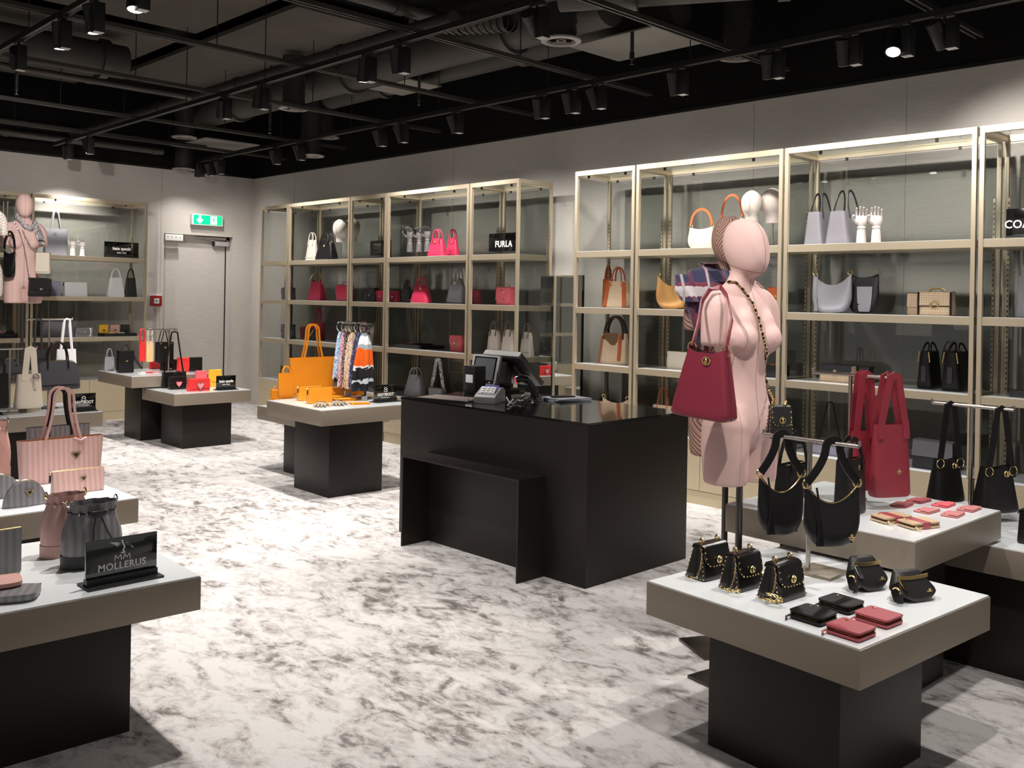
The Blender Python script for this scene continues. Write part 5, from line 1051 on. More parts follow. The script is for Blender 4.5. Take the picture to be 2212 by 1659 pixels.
F = TB((361, 813, 404, 842), dr=.38); flapbag('small black bag with silver heart and top handle', F, LB_, .62, shape='sq', handle=mp(F, 13), clasp=None, em=(0, -F['d']*.5-.012, F['h']*.45, .032, None, 'heart'))
F = TB((401, 817, 455, 846), dr=.36); flapbag('scarlet bag with silver heart clasp on the low table', F, LTR if False else LSC, .78, shape='sq', clasp=None, em=(0, -F['d']*.5-.012, F['h']*.45, .036, None, 'heart'))
F = TB((419, 801, 447, 836), dr=.30); F['loc'] = (F['loc'][0]+.0, F['loc'][1], F['loc'][2]); flapbag('tomato red saddle bag behind the heart clasp bag', F, LCO, .7, clasp=('plate', .008))
F = TB((450, 799, 481, 836), dr=.3); F['loc'] = (F['loc'][0]-.02, F['loc'][1], F['loc'][2]); flapbag('yellow saddle bag behind the kate spade sign', F, LYE, .7, clasp=None)
F = TB((466, 810, 510, 843), d=.02); sign('black kate spade sign on the low table by the door', F, [('kate spade', .60, .25, .010, 1.0, 1.), ('NEW YORK', .36, .10, .004, 1.15, 1.)])

# ================================================================== orange table
F = TB((617, 769, 729, 857), z=ZH, dr=.22); tote('large orange tote with long thin handles', F, LOR, hh=mp(F, 74), kind='loop', top=1.10, dt=.4, sw=.015, ha=.42, n=6, inner=LOR)
F = TB((612, 806, 652, 862), z=ZH, dr=.3); F['loc'] = (F['loc'][0]-.10, F['loc'][1], F['loc'][2]); tote('smaller orange tote tucked behind the large orange tote', F, LOR, hh=.06, sw=.012)
F = TB((646, 833, 704, 868), z=ZH, dr=.34); F['loc'] = (F['loc'][0]-.05, F['loc'][1], F['loc'][2]); zipbag('orange box crossbody behind its twin before the tote', F, LOR, name='crossbody_bag', cat='handbag', dt=.9)
F = TB((659, 835, 720, 873), z=ZH, dr=.34); zipbag('orange box crossbody with black tag before the large tote', F, LOR, name='crossbody_bag', cat='handbag', dt=.9)
for b, l in (((582, 842, 608, 879), 'left one'), ((608, 845, 634, 882), 'right one')): F = TB(b, z=ZL, dr=.3); flapbag('orange satchel with pointed flap on the low table behind, '+l, F, LOR, .7, shape='point', handle=.03, clasp=None)
GLV = scarfmat('leopard_knit', [(.62, .52, .36), (.10, .07, .05), (.70, .60, .44), (.66, .56, .40)], 60)
def glove(label, u, v, yaw):
    p = at(u, v, Z=ZH); r = thing('glove', label, 'glove', (p[0], p[1], ZH+.001), math.radians(yaw), 'patterned gloves lying on the orange table')
    MB().rings([[(-.10+q*.14, a*math.cos(2*PI*k/14)*.045, .012+.011*math.sin(2*PI*k/14)) for k in range(14)] for q, a in ((0, .9), (.3, .85), (.6, 1), (1, 1.05))]).build('palm', GLV, r, 60)
    for i in range(4): MB().tube([(.035, -.034+.022*i, .012), (.075, -.038+.025*i, .011), (.105+.012*(1-abs(i-1.5)), -.042+.028*i, .010)], .0105, 8, .008).build('finger', GLV, r, 60)
    MB().tube([(-.01, .04, .012), (.025, .066, .011), (.05, .072, .010)], .011, 8, .008).build('thumb', GLV, r, 60)
    MB().rings([[(x, 1.04*.9*math.cos(2*PI*k/14)*.045, .012+.0122*math.sin(2*PI*k/14)) for k in range(14)] for x in (-.104, -.075)]).build('cuff', LB_, r, 60)
glove('left leopard patterned glove lying before the orange crossbody', 692, 877, -35); glove('right leopard patterned glove lying nearest the orange wallets', 729, 874, -32)
for i, (u, v, l) in enumerate(((722, 861, 'back'), (745, 866, 'middle'), (780, 873, 'front'))): p = at(u, v, Z=ZH); wallet('flat orange wallet on the orange table, %s one of three' % l, (p[0]-.02, p[1], ZH+.001), 80-6*i, .19-.02*i, .10, .018 if i < 2 else .008, LOR, 'flat orange wallets')
F = TB((806, 829, 858, 870), z=ZH, d=.02); sign('black NAVYBOOT sign beside the hanging scarves', F, [('NAVYBOOT', .42, .24, .008, 1.0, .88), ('SWITZERLAND', .24, .075, .002, 1.2, 1.)], extra=lambda r, w, h: EMB(r, w, h))
for b, l in (((728, 838, 765, 860), 'left of the scarf rack'), ((764, 838, 800, 858), 'under the scarves'), ((794, 830, 812, 858), 'behind the NAVYBOOT sign')): F = TB(b, z=ZH, dr=.30); F['loc'] = (F['loc'][0]-.13, F['loc'][1], F['loc'][2]); flapbag('orange bag standing '+l, F, LOR, .7, clasp=None)
F = TB((745, 846, 762, 862), z=ZH, d=.01)
# scarf rack: bar along x, scarves on rings
p = at(762, 862, Z=ZH); bz = at(762, 703, Y=p[1]); s0, s1 = at(734, 702, Y=p[1]), at(803, 702, Y=p[1])
rack('black rack holding six ringed scarves on the orange table', p[0], p[1]+.12, ZH, bz[2], s0[0], s1[0], 'x', (.10, .10), mat=BLKM, back=(0, .12))
SCF = [('pale blue and white', scarfmat('scarf_blue', [(.03, .06, .16), (.25, .52, .80), (.75, .80, .85), (.30, .55, .82)], 14), 737, 725, 812), ('navy and pink', scarfmat('scarf_navy', [(.03, .03, .08), (.6, .2, .3), (.75, .65, .6), (.04, .04, .1)], 30), 747, 735, 830), ('red and cream zigzag', scarfmat('scarf_zig', [(.03, .02, .02), (.75, .68, .6), (.45, .05, .10), (.8, .72, .64), (.03, .02, .02)], 34, 'w'), 755, 740, 836),
       ('gold paisley', scarfmat('scarf_gold', [(.04, .03, .05), (.70, .45, .12), (.78, .7, .6), (.3, .06, .1), (.72, .5, .18)], 36), 763, 755, 834), ('dark ink', scarfmat('scarf_ink', [(.015, .015, .04), (.05, .05, .12), (.4, .4, .5)], 16), 775, 768, 834), ('grey and orange with black hem', None, 787, 782, 840)]
m_, nt_, p_, N_, L_ = nodes('scarf_chain'); tc = N_.new('ShaderNodeTexCoord'); sp = N_.new('ShaderNodeSeparateXYZ'); L_.new(tc.outputs['Object'], sp.inputs[0]); nz = noise(N_, L_, tc.outputs['Object'], 9, 3, 1.5)
zz = math_(N_, L_, 'ADD', math_(N_, L_, 'MULTIPLY', sp.outputs[2], 1.9), math_(N_, L_, 'MULTIPLY', nz, .22)); r_ = N_.new('ShaderNodeValToRGB'); r_.color_ramp.interpolation = 'CONSTANT'; e_ = r_.color_ramp.elements
while len(e_) < 8: e_.new(.5)
for k, (po, c) in enumerate([(0, (.012, .012, .016)), (.20, (.55, .62, .68)), (.25, (.012, .012, .015)), (.42, (.82, .80, .78)), (.45, (.80, .12, .01)), (.70, (.35, .38, .42)), (.78, (.78, .8, .82)), (.92, (.22, .23, .26))]): e_[k].position = po; e_[k].color = (*c, 1)
L_.new(zz, r_.inputs[0]); L_.new(r_.outputs[0], p_.inputs['Base Color']); p_.inputs['Roughness'].default_value = .4
for i, (l, mt, u, ub, vb) in enumerate(SCF):
    mt = mt or m_; q = at(u, 703, Y=p[1]); zb = at(ub, vb, Y=p[1])[2]; top = bz[2]-.055; H = top-zb
    r = thing('scarf', '%s scarf hanging on its ring, place %s from the left' % (l, 'one two three four five six'.split()[i]), 'scarf', (q[0], p[1], zb), 0, 'scarves hanging on rings')
    R = []; wy = .062 if i < 5 else .088; wx = .028 if i < 5 else .036
    for k in range(13):
        t = k/12; s = (1.05-.62*t**2.2) if t < .95 else .30; ring = []
        for j in range(36):
            a = 2*PI*j/36; pl = 1+.20*math.cos(8*a+i)*(1-t*.4); ring.append((wx*s*math.cos(a)*pl+.012*math.sin(3*t+i), wy*s*math.sin(a)*pl, H*t+(1-t)*.02*math.sin(5*a+i)))
        R.append(ring)
    MB().rings(R).build('cloth', mt, r, 60); MB().torus((0, 0, H+.0415), .040, .006, 'x', 18, 6).build('ring', SILV, r, 50)
for u, v, l in ((752, 858, 'grey'), (787, 866, 'black')):
    q = at(u, v, Z=ZH); tag(MB().box(-.022, -.0015, 0, .022, .0015, .05).build('price_tag', BLKP if l == 'black' else GREYM, loc=(q[0], q[1], ZH+.001), rot=(-.5, 0, .9)), '%s swing tag leaning under the scarves' % l, 'tag', 'swing tags under the scarves')

# ================================================================== on the counter
p = at(1082, 848, Z=CH); ps = thing('point_of_sale_terminal', 'black till with a tilted customer screen and slanted main monitor', 'till', (p[0]-.10, p[1]+.10, CH+.0008))
MB().box(-.13, -.10, 0, .13, .10, .018).build('foot', BLKP, ps, bevel=.004); MB().box(-.07, -.03, .018, .07, .03, .20).build('column', BLKP, ps, bevel=.004)
def slab(wd, ht, th, mat, name, ang, loc, rz=0., bev=.006): return MB().box(-wd/2, -th/2, 0, wd/2, th/2, ht).build(name, mat, ps, bevel=bev, loc=loc, rot=(ang, 0, rz))
cs = slab(.275, .205, .022, M('till_grey', (.24, .235, .23), .4), 'customer_screen', -.22, (-.03, -.150, .045)); MB().box(-.112, -.0125, .012, .112, -.0112, .193).build('bezel', BLKG, cs); MB().box(-.098, -.0135, .034, .098, -.0128, .184).build('display', M('screen_grey', (.075, .078, .085), .25), cs)
for x in (-.095, 0, .075): MB().box(x-.006, -.0138, .017, x+.006, -.0126, .022).build('mark', LETTER, cs)
mn = slab(.36, .31, .040, M('till_charcoal', (.055, .054, .056), .42), 'main_monitor', .82, (.015, .215, .045)); MB().box(-.165, .0201, .015, .165, .0215, .295).build('screen_glass', BLKG, mn); MB().box(-.18, -.022, .295, .18, .022, .318).build('top_edge', M('till_grey', (.24, .235, .23)), mn, bevel=.006)
MB().box(-.10, -.06, .06, .10, -.0205, .24).build('housing', BLKP, mn, bevel=.01)
p = at(1013, 851, Z=CH); bx = thing('receipt_printer', 'tall black box with white label left of the till', 'printer', (p[0], p[1]+.05, CH+.0008)); MB().box(-.055, -.05, 0, .055, .05, .185).build('case', BLKP, bx, bevel=.004); MB().box(-.0556, -.0508, .142, .0556, .0508, .146).build('lid_gap', M('gap_black', (.003, .003, .003), .9), bx); MB().box(-.034, -.0512, .075, .036, -.0502, .128).build('label', M('paper_white', (.78, .78, .8), .6), bx)
F = TB((1023, 834, 1092, 874), z=CH, yaw=25, dr=1.25); ct_ = thing('card_terminal', 'grey card payment terminal beside the till', 'card terminal', F['loc'], F['rot']); w_, d_, h_ = F['w'], F['d'], F['h']; TG = M('terminal_grey', (.26, .255, .255), .45)
prof = [(-d_/2, 0), (-d_/2, h_*.45), (-d_*.35, h_*.62), (d_*.12, h_*.98), (d_*.34, h_), (d_/2, h_*.78), (d_/2, 0)]
MB().rings([[(x, y, z) for y, z in prof] for x in (-w_/2, -w_*.47, w_*.47, w_/2)]).build('shell', TG, ct_, bevel=.004)
MB().box(-w_*.36, 0, 0, w_*.36, d_*.36, .003).build('keypad', BLKP, ct_, loc=(0, -d_*.33, h_*.64), rot=(.66, 0, 0)); MB().box(-w_*.34, 0, 0, w_*.34, d_*.26, .003).build('screen', M('screen_blue', (.10, .13, .40), .2), ct_, loc=(0, d_*.02, h_*.905), rot=(.4, 0, 0))
kb = MB()
for i in range(3):
    for j in range(3): kb.cbox((-w_*.2+w_*.2*i, d_*.08+d_*.1*j, .0045), (w_*.12, d_*.06, .003))
kb.build('keys', LETTER, bpy.data.objects['keypad'], loc=(0, 0, 0))
MB().tube([(0, d_*.42, h_*.9), (.01, d_*.5, h_*1.5), (.02, d_*.42, h_*2.0), (.035, d_*.3, h_*1.4), (.04, d_*.5, .02)], .003, 6).build('cable', BLKP, ct_, 50)
p = at(1157, 866, Z=CH); sc = thing('barcode_scanner', 'black hand scanner with red light on its round stand', 'scanner', (p[0], p[1], CH+.0008), .5)
MB().cyl((0, 0, 0), .052, .010, 24, .045).build('stand_base', BLKP, sc, 40); MB().tube([(-.01, 0, .010), (-.02, 0, .06), (-.045, 0, .10)], .016, 10, .020).build('stand_neck', BLKP, sc, 50)
MB().tube([(.010, -.01, .02), (-.004, -.01, .07), (-.035, -.012, .115), (-.065, -.014, .135)], .017, 10, .020).build('handle', BLKP, sc, 50); MB().tube([(-.045, -.014, .128), (-.085, -.016, .138), (-.12, -.018, .128)], .024, 10, .028).build('head', BLKG, sc, 50)
MB().tube([(-.121, -.018, .1278), (-.126, -.018, .1265)], .022, 10).build('scan_window', M('scan_red', (.9, .02, .03), .3, emit=2.0), sc); MB().cbox((-.05, -.012, .100), (.016, .012, .018)).build('trigger', M('trigger_blue', (.03, .08, .6), .4), sc)
CABW = M('pale_cable', (.55, .53, .5), .5)
for i, (pts, mt, l) in enumerate([([(1094, 858), (1100, 868), (1108, 872), (1120, 862), (1132, 853)], CABW, 'pale cable crossing the counter before the scanner'), ([(1096, 876), (1104, 868), (1112, 860), (1124, 866), (1140, 860)], CABW, 'second pale cable looped on the counter'), ([(1102, 862), (1118, 860), (1130, 868), (1150, 862), (1166, 853)], BLKP, 'black cable curling round the scanner stand'), ([(1110, 867), (1124, 858), (1136, 864), (1146, 857)], BLKP, 'black cable looped behind the card terminal'), ([(1012, 864), (1017, 867), (1021, 864)], BLKP, 'short black cable at the flat tray')]):
    P = [at(u, v, Z=CH+.005+.007*(k % 2)+.004*i) for k, (u, v) in enumerate(pts)]; P = [Vector(q) for q in P]; fine = []
    for k in range(len(P)-1):
        a, b, c, d = P[max(k-1, 0)], P[k], P[k+1], P[min(k+2, len(P)-1)]
        for t in [j/6 for j in range(6)]: fine.append(.5*((2*b)+(c-a)*t+(2*a-5*b+4*c-d)*t*t+(3*b-a-3*c+d)*t**3))
    fine.append(P[-1]); o = MB().tube([q-P[0] for q in fine], .0042, 7).build('cable', mt, None, 60, loc=P[0]); tag(o, l, 'cable', 'cables on the counter')
p = at(972, 862, Z=CH); ty = thing('writing_mat', 'flat brown writing mat on the counter left end', 'mat', (p[0], p[1], CH+.0008), .25); MB().box(-.20, -.13, 0, .20, .13, .006).build('mat', M('brown_felt', (.11, .085, .078), .8), ty, bevel=.002); MB().box(-.20, -.134, .0062, .20, -.120, .010).build('clip_edge', BLKP, ty)
p = at(1222, 864, Z=CH); pp = thing('paper_stack', 'loose stack of grey papers and folder on the counter right end', 'papers', (p[0], p[1], CH+.0008), -.3)
for i in range(5): MB().box(-.10, -.125, .0035*i, .10, .125, .0035*i+.0028).build('sheet', M('lilac_paper', (.46, .46, .52), .6), pp, loc=(.006*(i % 3), .01*(i % 2), 0), rot=(0, 0, .07*(i-2)))
MB().box(-.03, -.10, .0180, .02, .06, .026).build('pen_case', BLKP, pp, bevel=.004)

# ================================================================== what the near mannequins carry
F = fit((1437, 746, 1604, 911), Y=-3.36, yaw=8, dr=.52); r = tote('burgundy bucket bag with turn clasp hanging on the pink mannequin arm', F, LBUR, hh=.0, kind='none', top=.66, dt=.62, sw=.0001, handles=0 if False else 2, n=4.5, zt=lambda x: .94+.06*abs(x)**2, emb=('turn', .15, .88, .014)) if False else None
def big_bucket(label, F, mat):
    w, d, h = F['w'], F['d'], F['h']; r = root('bucket_bag', label, F, 'handbag', None)
    wf = lambda t: 1-.40*t**1.15; df = lambda t: .97-.42*t; zt = lambda x: .93+.07*abs(x)**2.4
    MB().loft(w, d, h, wf, df, zt, 6., 36, 12, cap=False).build('body', mat, r, 55)
    R = []
    for tt in (.8, .985):
        ring = []
        for k in range(28):
            a = 2*PI*(k+.5)/28; c, s = math.cos(a), math.sin(a); x = math.copysign(abs(c)**(1/3), c); y = math.copysign(abs(s)**(1/3), s); ring.append((x*w/2*wf(tt)*.975, y*d/2*df(tt)*.95, h*tt*zt(x)))
        R.append(ring)
    MB().rings(R, True, False).build('lining', DARKIN, r, 50)
    for s in (-1, 1):
        MB().torus((s*w*.29, -.0, h*.985), .017, .0032, 'y', 16, 6, 1, 1.15).build('ring', GOLD, r, 50); MB().strap([(s*w*.295, 0, h*.80), (s*w*.295, 0, h*.96)], .022, .006, (1, 0, 0)).build('ring_tab', mat, r)
    MB().tube([(w*.5*wf(t)*.995, -d*.10*(1-t), h*t) for t in (.02, .3, .6, .9)], .002, 5).build('gusset_seam', DARKIN, r)
    emblem(r, w*.06, -d*.5*df(.86)-.003, h*.83, .016, None, 'turn', 'turn_clasp'); return r
F = fit((1440, 747, 1603, 911), Y=-3.545, yaw=6, dr=.52); F['loc'] = tuple(F['loc']); r = big_bucket('burgundy bucket bag with turn clasp hanging on the pink mannequin arm', F, LBUR)
r.rotation_euler = (0, math.radians(4), math.radians(6)); bpy.context.view_layer.update()
Mi = r.matrix_world.inverted(); w_, h_ = F['w'], F['h']
sl = at(1540, 628, Y=-3.21); sr = at(1572, 640, Y=-3.16)
top = [Vector(at(1516, 650, Y=-3.455)), Vector(at(1533, 626, Y=-3.425)), Vector(at(1556, 620, Y=-3.405)), Vector(at(1571, 640, Y=-3.455))]
MB().strap([Vector((-w_*.29, 0, h_*1.0)), Mi @ Vector(at(1508, 700, Y=-3.52))]+[Mi @ q for q in top]+[Mi @ Vector(at(1581, 690, Y=-3.515)), Vector((w_*.29, 0, h_*1.0))], .024, .006, (1, .2, 0)).build('shoulder_strap', LBUR, r, 50)
STUD = M('leather_gloss_black', (.008, .0075, .0075), .26, 0, ('v', 300, .05), None, .5, .3)
def studbag(label, F, chainpile=0, hang_=None):
    w, d, h = F['w'], F['d'], F['h']; r = flapbag(label, F, STUD, .60, None, 'black studded flap bags' if hang_ is None else None, ('turn', .0118), None, 0, 'studded_bag', 'round', .80, .42)
    sd = MB(); wf = lambda t: 1-.20*t; df = lambda t: 1-.58*t
    W2 = w*.80/2*1.01; zf = h*.40
    fl = [(-1, 1), (-1.0, .45), (-.95, .2), (-.8, .075), (-.5, .03), (.5, .03), (.8, .075), (.95, .2), (1., .45), (1, 1)]
    path = [(x*W2*.965, zf+q*(h-zf)) for x, q in fl]; D = []
    for a, b in zip(path, path[1:]):
        L = math.dist(a, b); n = max(1, int(L/.0135))
        for k in range(n): D.append((a[0]+(b[0]-a[0])*k/n, a[1]+(b[1]-a[1])*k/n))
    for x, z in D: sd.ball((x, -d/2*(1-.58*z/h)-.0095, z), .0027, None, None, 6, 4)
    for s in (-1, 1):
        n = int(h/.0135)
        for k in range(n):
            t = (k+.5)/n
            for e in (-1, 1): sd.ball((s*w/2*wf(t)*1.002, e*d/2*df(t)*.86, h*t*.98), .0026, None, None, 6, 4)
        for k in range(5): sd.ball((s*w/2*1.0, (-.6+.3*k)*d/2, .006), .0026, None, None, 6, 4)
        MB().strap([(s*w*.497*wf(.05), 0, h*.05), (s*w*.497*wf(.9), 0, h*.9)], .006, .004, (1, 0, 0)).build('gusset_fold', STUD, r)
        MB().torus((s*w*.26, .0, h+.014), .009, .0025, 'x', 10, 5).build('chain_ring', GOLD, r, 50)
    tag(sd.build('studs', GOLD, r, 50), kind='stuff')
    ch = MB(); chain(ch, [(-w*.34, 0, h+.010), (-w*.27, 0, h+.018), (-w*.20, 0, h+.010)], .0075); chain(ch, [(w*.20, 0, h+.010), (w*.27, 0, h+.018), (w*.34, 0, h+.010)], .0075)
    if chainpile >= 0: chain(ch, [(-w*.26, 0, h+.015), (-w*.40, -.012, h*.98), (-w*.47, -d*.30, h*.80), (-w*.52, -d*.30, h*.4), (-w*.56, -d*.2, .012), (-w*.66, -.0, .008), (-w*.58, d*.3, .008)], .0075)
    for k in range(chainpile):
        a0 = k*1.3; chain(ch, [(-w*.64+.024*math.cos(a0+j*.9)*(1-.1*j), -d*.45+.030*math.sin(a0+j*.9), .006+.007*k+.002*j) for j in range(8)], .0075)
    ch.build('chain_strap', GOLD, r, 50); return r
F = fit((1651, 876, 1716, 948), X=9.925, yaw=52, dr=.62); r = studbag('black studded crossbody hanging at the hip of the pink mannequin', F, -1, True); bpy.context.view_layer.update(); Mi = r.matrix_world.inverted()
P = hang(BV1, [(1573, 613), (1588, 611), (1606, 632), (1622, 655), (1636, 690), (1647, 725), (1655, 760), (1663, 800), (1670, 840)], .009); CHB = MB(); chain(CHB, [Mi @ q for q in P]+[(-F['w']*.2, 0, F['h']+.015)], .016); CHB.build('long_chain', GOLD, r, 50)
MB().tube([Mi @ (q-Vector(FW)*-.002) for q in P], .0035, 6).build('woven_leather', LB_, r, 50)
# tartan scarf on the patterned mannequin
m_, nt_, p_, N_, L_ = nodes('tartan_wool'); v_ = mapped(N_, L_, (1, 1, 1)); sp = N_.new('ShaderNodeSeparateXYZ'); L_.new(v_, sp.inputs[0])
def band(q, k, lo): return math_(N_, L_, 'GREATER_THAN', math_(N_, L_, 'FRACT', math_(N_, L_, 'ADD', math_(N_, L_, 'MULTIPLY', q, k), 9.1)), lo)
fuzz = noise(N_, L_, v_, 60, 3); zq = math_(N_, L_, 'ADD', sp.outputs[2], math_(N_, L_, 'MULTIPLY', fuzz, .02)); yq = math_(N_, L_, 'ADD', sp.outputs[1], sp.outputs[0])
def mixc(f, a, b, op='MIX'):
    n = N_.new('ShaderNodeMix'); n.data_type = 'RGBA'; n.blend_type = op; L_.new(f, n.inputs[0])
    for i, c in ((6, a), (7, b)):
        if isinstance(c, tuple): n.inputs[i].default_value = (*c, 1)
        else: L_.new(c, n.inputs[i])
    return n.outputs[2]
c1 = mixc(band(zq, 7.5, .52), (.018, .020, .07), (.16, .025, .05)); c2 = mixc(band(yq, 11.0, .72), c1, (.10, .02, .05)); c3 = mixc(band(zq, 3.3, .86), c2, (.52, .47, .47)); c3 = mixc(band(yq, 7.0, .90), c3, (.40, .34, .36)); L_.new(c3, p_.inputs['Base Color']); p_.inputs['Roughness'].default_value = .95; p_.inputs['Sheen Weight'].default_value = .4
TART = m_
o2 = Vector(onto(BV2, 1525, 600, 0)); sc2 = thing('tartan_scarf', 'navy and wine tartan wool scarf draped on the patterned mannequin', 'scarf', o2)
def drape(px, wids, th, name, off=.03):
    C_ = [onto(BV2, u, v, off)-o2 for u, v in px]; right = Vector(RT); fw = Vector(FW); R = []; n = 28; fine = []
    for i in range(len(C_)-1):
        for k in range(5): fine.append((C_[i].lerp(C_[i+1], k/5), wids[i]+(wids[i+1]-wids[i])*k/5))
    fine.append((C_[-1], wids[-1]))
    for i, (c, wd) in enumerate(fine):
        ring = []
        for k in range(n):
            a = 2*PI*k/n; pl = 1+.10*math.sin(5*a+.35*i); q = c+right*(math.cos(a)*wd*pl)-fw*(math.sin(a)*th*(1+.35*math.sin(4*a+i*.2))); ring.append(tuple(q))
        R.append(ring)
    MB().rings(R).build(name, TART, sc2, 60)
drape([(1540, 585), (1530, 600), (1515, 622), (1512, 660), (1512, 700), (1514, 750), (1517, 775)], [.035, .075, .095, .070, .062, .062, .060], .040, 'hanging_end', .035)
drape([(1563, 618), (1548, 600), (1528, 590), (1522, 575), (1535, 568), (1552, 580)], [.05, .055, .06, .045, .04, .03], .045, 'neck_wrap', .045)
drape([(1500, 610), (1498, 635), (1500, 655)], [.05, .055, .035], .035, 'side_fold', .05)

# ================================================================== right tables: racks and bags
pa = at(1745, 1237, Z=ZL); za = at(1746, 951, Y=pa[1])[2]; a0, a1 = at(1650, 938, Y=pa[1])[0], at(1856, 967, Y=pa[1])[0]
rack('steel bag rack on the front right table with two black hobos', pa[0], pa[1], ZL, za, a0, a1, 'x', (.14, .14), off=(.035, .03))
for u, v, b, l in ((1700, 945, (1631, 1022, 1742, 1160), 'left one behind'), (1796, 959, (1728, 1042, 1866, 1186), 'right one in front')):
    X = at(u, v, Y=pa[1])[0]; F = fit(b, Y=pa[1]-.01, yaw=58, dr=.34); F['w'] *= 1.06; hobo('black pebbled hobo bag on the front rack, '+l, F, LB_, .30, za+.014-F['loc'][2]-F['h']*1.05, kind='loop', sw=.028, tassel=True, emb=('logo', .55, .16, .014) if 'right' in l else None, hm=LB_)
pbk = at(1833, 1082, Z=ZH); zb_ = at(1833, 810, Y=pbk[1])[2]; b0_, b1_ = at(1756, 801, Y=pbk[1])[0], at(1917, 818, Y=pbk[1])[0]
rack('steel bag rack on the pink card case table with burgundy totes', pbk[0], pbk[1], ZH, zb_, b0_, b1_, 'x', (.09, .09), off=(.0, .03))
for u, v, b, l, mt in ((1882, 815, (1868, 912, 1976, 1077), 'right one in front', LTRB := leather('wine_red', (.24, .020, .034), .42, 380, .3)), (1861, 812, (1826, 928, 1902, 1062), 'left one behind', LTRB)):
    X = at(u, v, Y=pbk[1])[0]; F = fit(b, Y=pbk[1], yaw=62, dr=.36); q = tote('wine red shoulder tote hanging on the middle rack, '+l, F, mt, hh=zb_+.012-F['loc'][2]-F['h']*.96, kind='peak', top=.84, dt=.62, sw=.030, ha=.66, n=4, handles=2, emb=('logo', .28, .35, .014) if 'front' in l else None)
pc = (0, -2.02); zc_ = at(2099, 878, Y=pc[1])[2]; c0_, c1_ = at(2014, 868, Y=pc[1])[0], at(2190, 886, Y=pc[1])[0]; xc = at(2099, 878, Y=pc[1])[0]
rack('steel bag rack at the right edge with black bucket bags', xc, pc[1], ZL, zc_, c0_, c1_, 'x', (.14, .14))
for u, v, b, l in ((2053, 873, (1993, 985, 2093, 1088), 'left one'), (2141, 882, (2088, 1000, 2212, 1112), 'right one')):
    X = at(u, v, Y=pc[1])[0]; F = fit(b, Y=pc[1], yaw=62, dr=.5); tote('black bucket bag with ring strap on the right edge rack, '+l, F, LB_, hh=zc_+.012-F['loc'][2]-F['h']*.96, kind='peak', top=.66, dt=.55, sw=.030, ha=.62, n=4.5, handles=1, tabs=True, emb=('turn', .30, .84, .014), zt=lambda x: .94+.06*x*x)
F = TB((1795, 985, 1877, 1120), z=ZH, dr=.42); q = tote('black tall tote with gold zip standing behind the burgundy tote', F, LB_, hh=mp(F, 50), top=1.0, dt=.7, sw=.020, ha=.6, n=6, emb=('logo', .25, .86, .013)); MB().tube([(-F['w']*.42, -F['d']*.2, F['h']*1.0), (F['w']*.42, -F['d']*.2, F['h']*1.0)], .004, 6).build('zipper', GOLD, q, 50)
F = TB((1665, 992, 1760, 1085), z=ZH, dr=.42); q = tote('black tote with gold zip standing behind the left hobo', F, LB_, hh=mp(F, 70), top=.92, dt=.7, sw=.020, ha=.6, n=6); MB().tube([(-F['w']*.42, -F['d']*.2, F['h']*1.0), (F['w']*.42, -F['d']*.2, F['h']*1.0)], .004, 6).build('zipper', GOLD, q, 50)
# pink table: card cases and zip wallets
for i, (u, v, mt, l) in enumerate([(1985, 1083, LROS, 'rose card case farthest back'), (2038, 1092, LCO, 'coral card case, right of the farthest one'), (1948, 1092, LROS, 'rose card case with gold ring at the left of its row'), (2002, 1105, LPKR := leather('blush', (.62, .22, .22), .5), 'blush card case in the middle'), (2093, 1101, LPKR, 'blush card case farthest to the right'), (2058, 1113, LPKR, 'blush card case nearest the front')]):
    p = at(u, v, Z=ZH); cardcase(l+', right table', (p[0], p[1], ZH+.001), 90+4*((i % 3)-1), .102, .066, mt, 'card cases on the right table')
BANDR = LCO
for u, v, l in ((1925, 1120, 'left one'), (1984, 1132, 'right one')): p = at(u, v, Z=ZH+.01); wallet('printed canvas zip wallet with red band, '+l, (p[0], p[1], ZH+.001), 68, .135, .086, .023, SIG, 'banded canvas wallets', band=LROS)
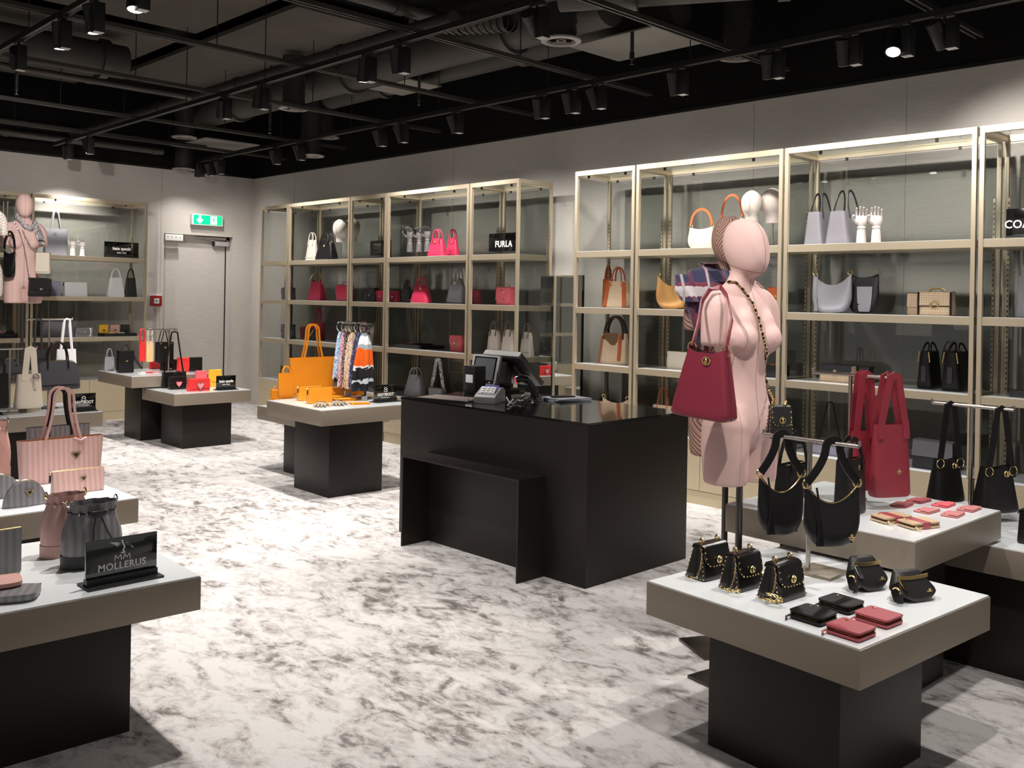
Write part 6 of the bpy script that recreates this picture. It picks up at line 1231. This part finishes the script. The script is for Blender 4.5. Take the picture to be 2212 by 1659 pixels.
# front table: studded bags, belt bags, wallets
for b, l, k in (((1476, 1160, 1588, 1259), 'farthest from the camera', 0), ((1548, 1180, 1658, 1283), 'middle of three', 1), ((1630, 1198, 1748, 1306), 'nearest the camera', 3)):
    F = TB(b, yaw=84, dr=.62); studbag('black studded flap bag with gold turn lock, '+l, F, k)
def beltbag(label, F, k):
    w, d, h = F['w'], F['d'], F['h']; r = root('belt_bag', label, F, 'handbag', 'black belt bags'); lean = .28
    R = []; ts = [0, .03, .08, .16, .28, .42, .58, .72, .84, .93, .98, 1.0]; lean = .55
    for t in ts:
        ww = w/2*((.80+.20*min(1, t/.2)**.6) if t < .2 else 1-.40*((t-.2)/.8)**1.1); dd = d/2*(.70+.30*min(1, t/.15))*(1-.62*t)*(1 if t < .97 else .8); ring = []
        for j in range(36):
            a = 2*PI*(j+.5)/36; c, s = math.cos(a), math.sin(a); x = math.copysign(abs(c)**.55, c); y = math.copysign(abs(s)**.7, s); bot = .26*x*x*h; ring.append((x*ww, y*dd+lean*d*t*.8, bot+(h-bot)*t))
        R.append(ring)
    MB().rings(R).build('body', leather('pebble_black', (.013, .0115, .012), .42, 330, .4), r, 60)
    zy = lambda x: -d/2*(1-.62*.80)*(1-.12*x*x)-.004+lean*d*.64
    MB().strap([(x*w*.375, zy(x*.8), h*(.82+.045*x*x)) for x in [-1+.25*q for q in range(9)]], .011, .004, (0, 1, 0)).build('zipper', GOLD, r, 50)
    q = MB().strap([(-w*.33, zy(-.8)-.006, h*.80), (-w*.325, zy(-.8)-.022, h*.58), (-w*.32, zy(-.8)-.030, h*.46)], .015, .004, (0, 1, 0)).build('zip_pull', GOLD if k else SILV, r, 40)
    MB().strap([(-w*.5, 0, h*.66), (-w*.58, -.02, h*.45), (-w*.60, -.03, h*.25), (-w*.54, -.045, .022)], .030, .006, (1, .4, 0)).build('belt_end', LB_, r, 40); MB().torus((-w*.56, -.02, h*.42), .016, .0032, 'x', 12, 5).build('ring', GOLD, r, 50)
    emblem(r, w*.26, -d/2*(1-.62*.36)-.004+lean*d*.29, h*.36, .013, None, 'logo'); return r
for b, l, k in (((1818, 1197, 1934, 1285), 'left one behind', 0), ((1910, 1226, 2040, 1309), 'right one in front', 1)):
    F = TB(b, yaw=66, dr=.55); beltbag('black pebbled belt bag with gold zip, '+l, F, k)
for u, v, mt, l in ((1757, 1328, LB_, 'black zip wallet, left one nearest the edge'), (1817, 1304, LB_, 'black zip wallet behind the other black one'), (1838, 1360, LROS, 'rose zip wallet nearest the table edge'), (1898, 1333, LROS, 'rose zip wallet farther right')):
    p = at(u, v, Z=ZL+.015); wallet(l+', on the studded bag table', (p[0], p[1], ZL+.001), 0-5, .108, .098, .027, mt, 'zip wallets on the front right table')
# bits at the right edge
F = TB((2194, 1092, 2262, 1180), dr=.5); flapbag('black bag with silver rings cut by the right edge of the photo', F, LB_, .6, clasp=('turn', .014), cm=SILV)
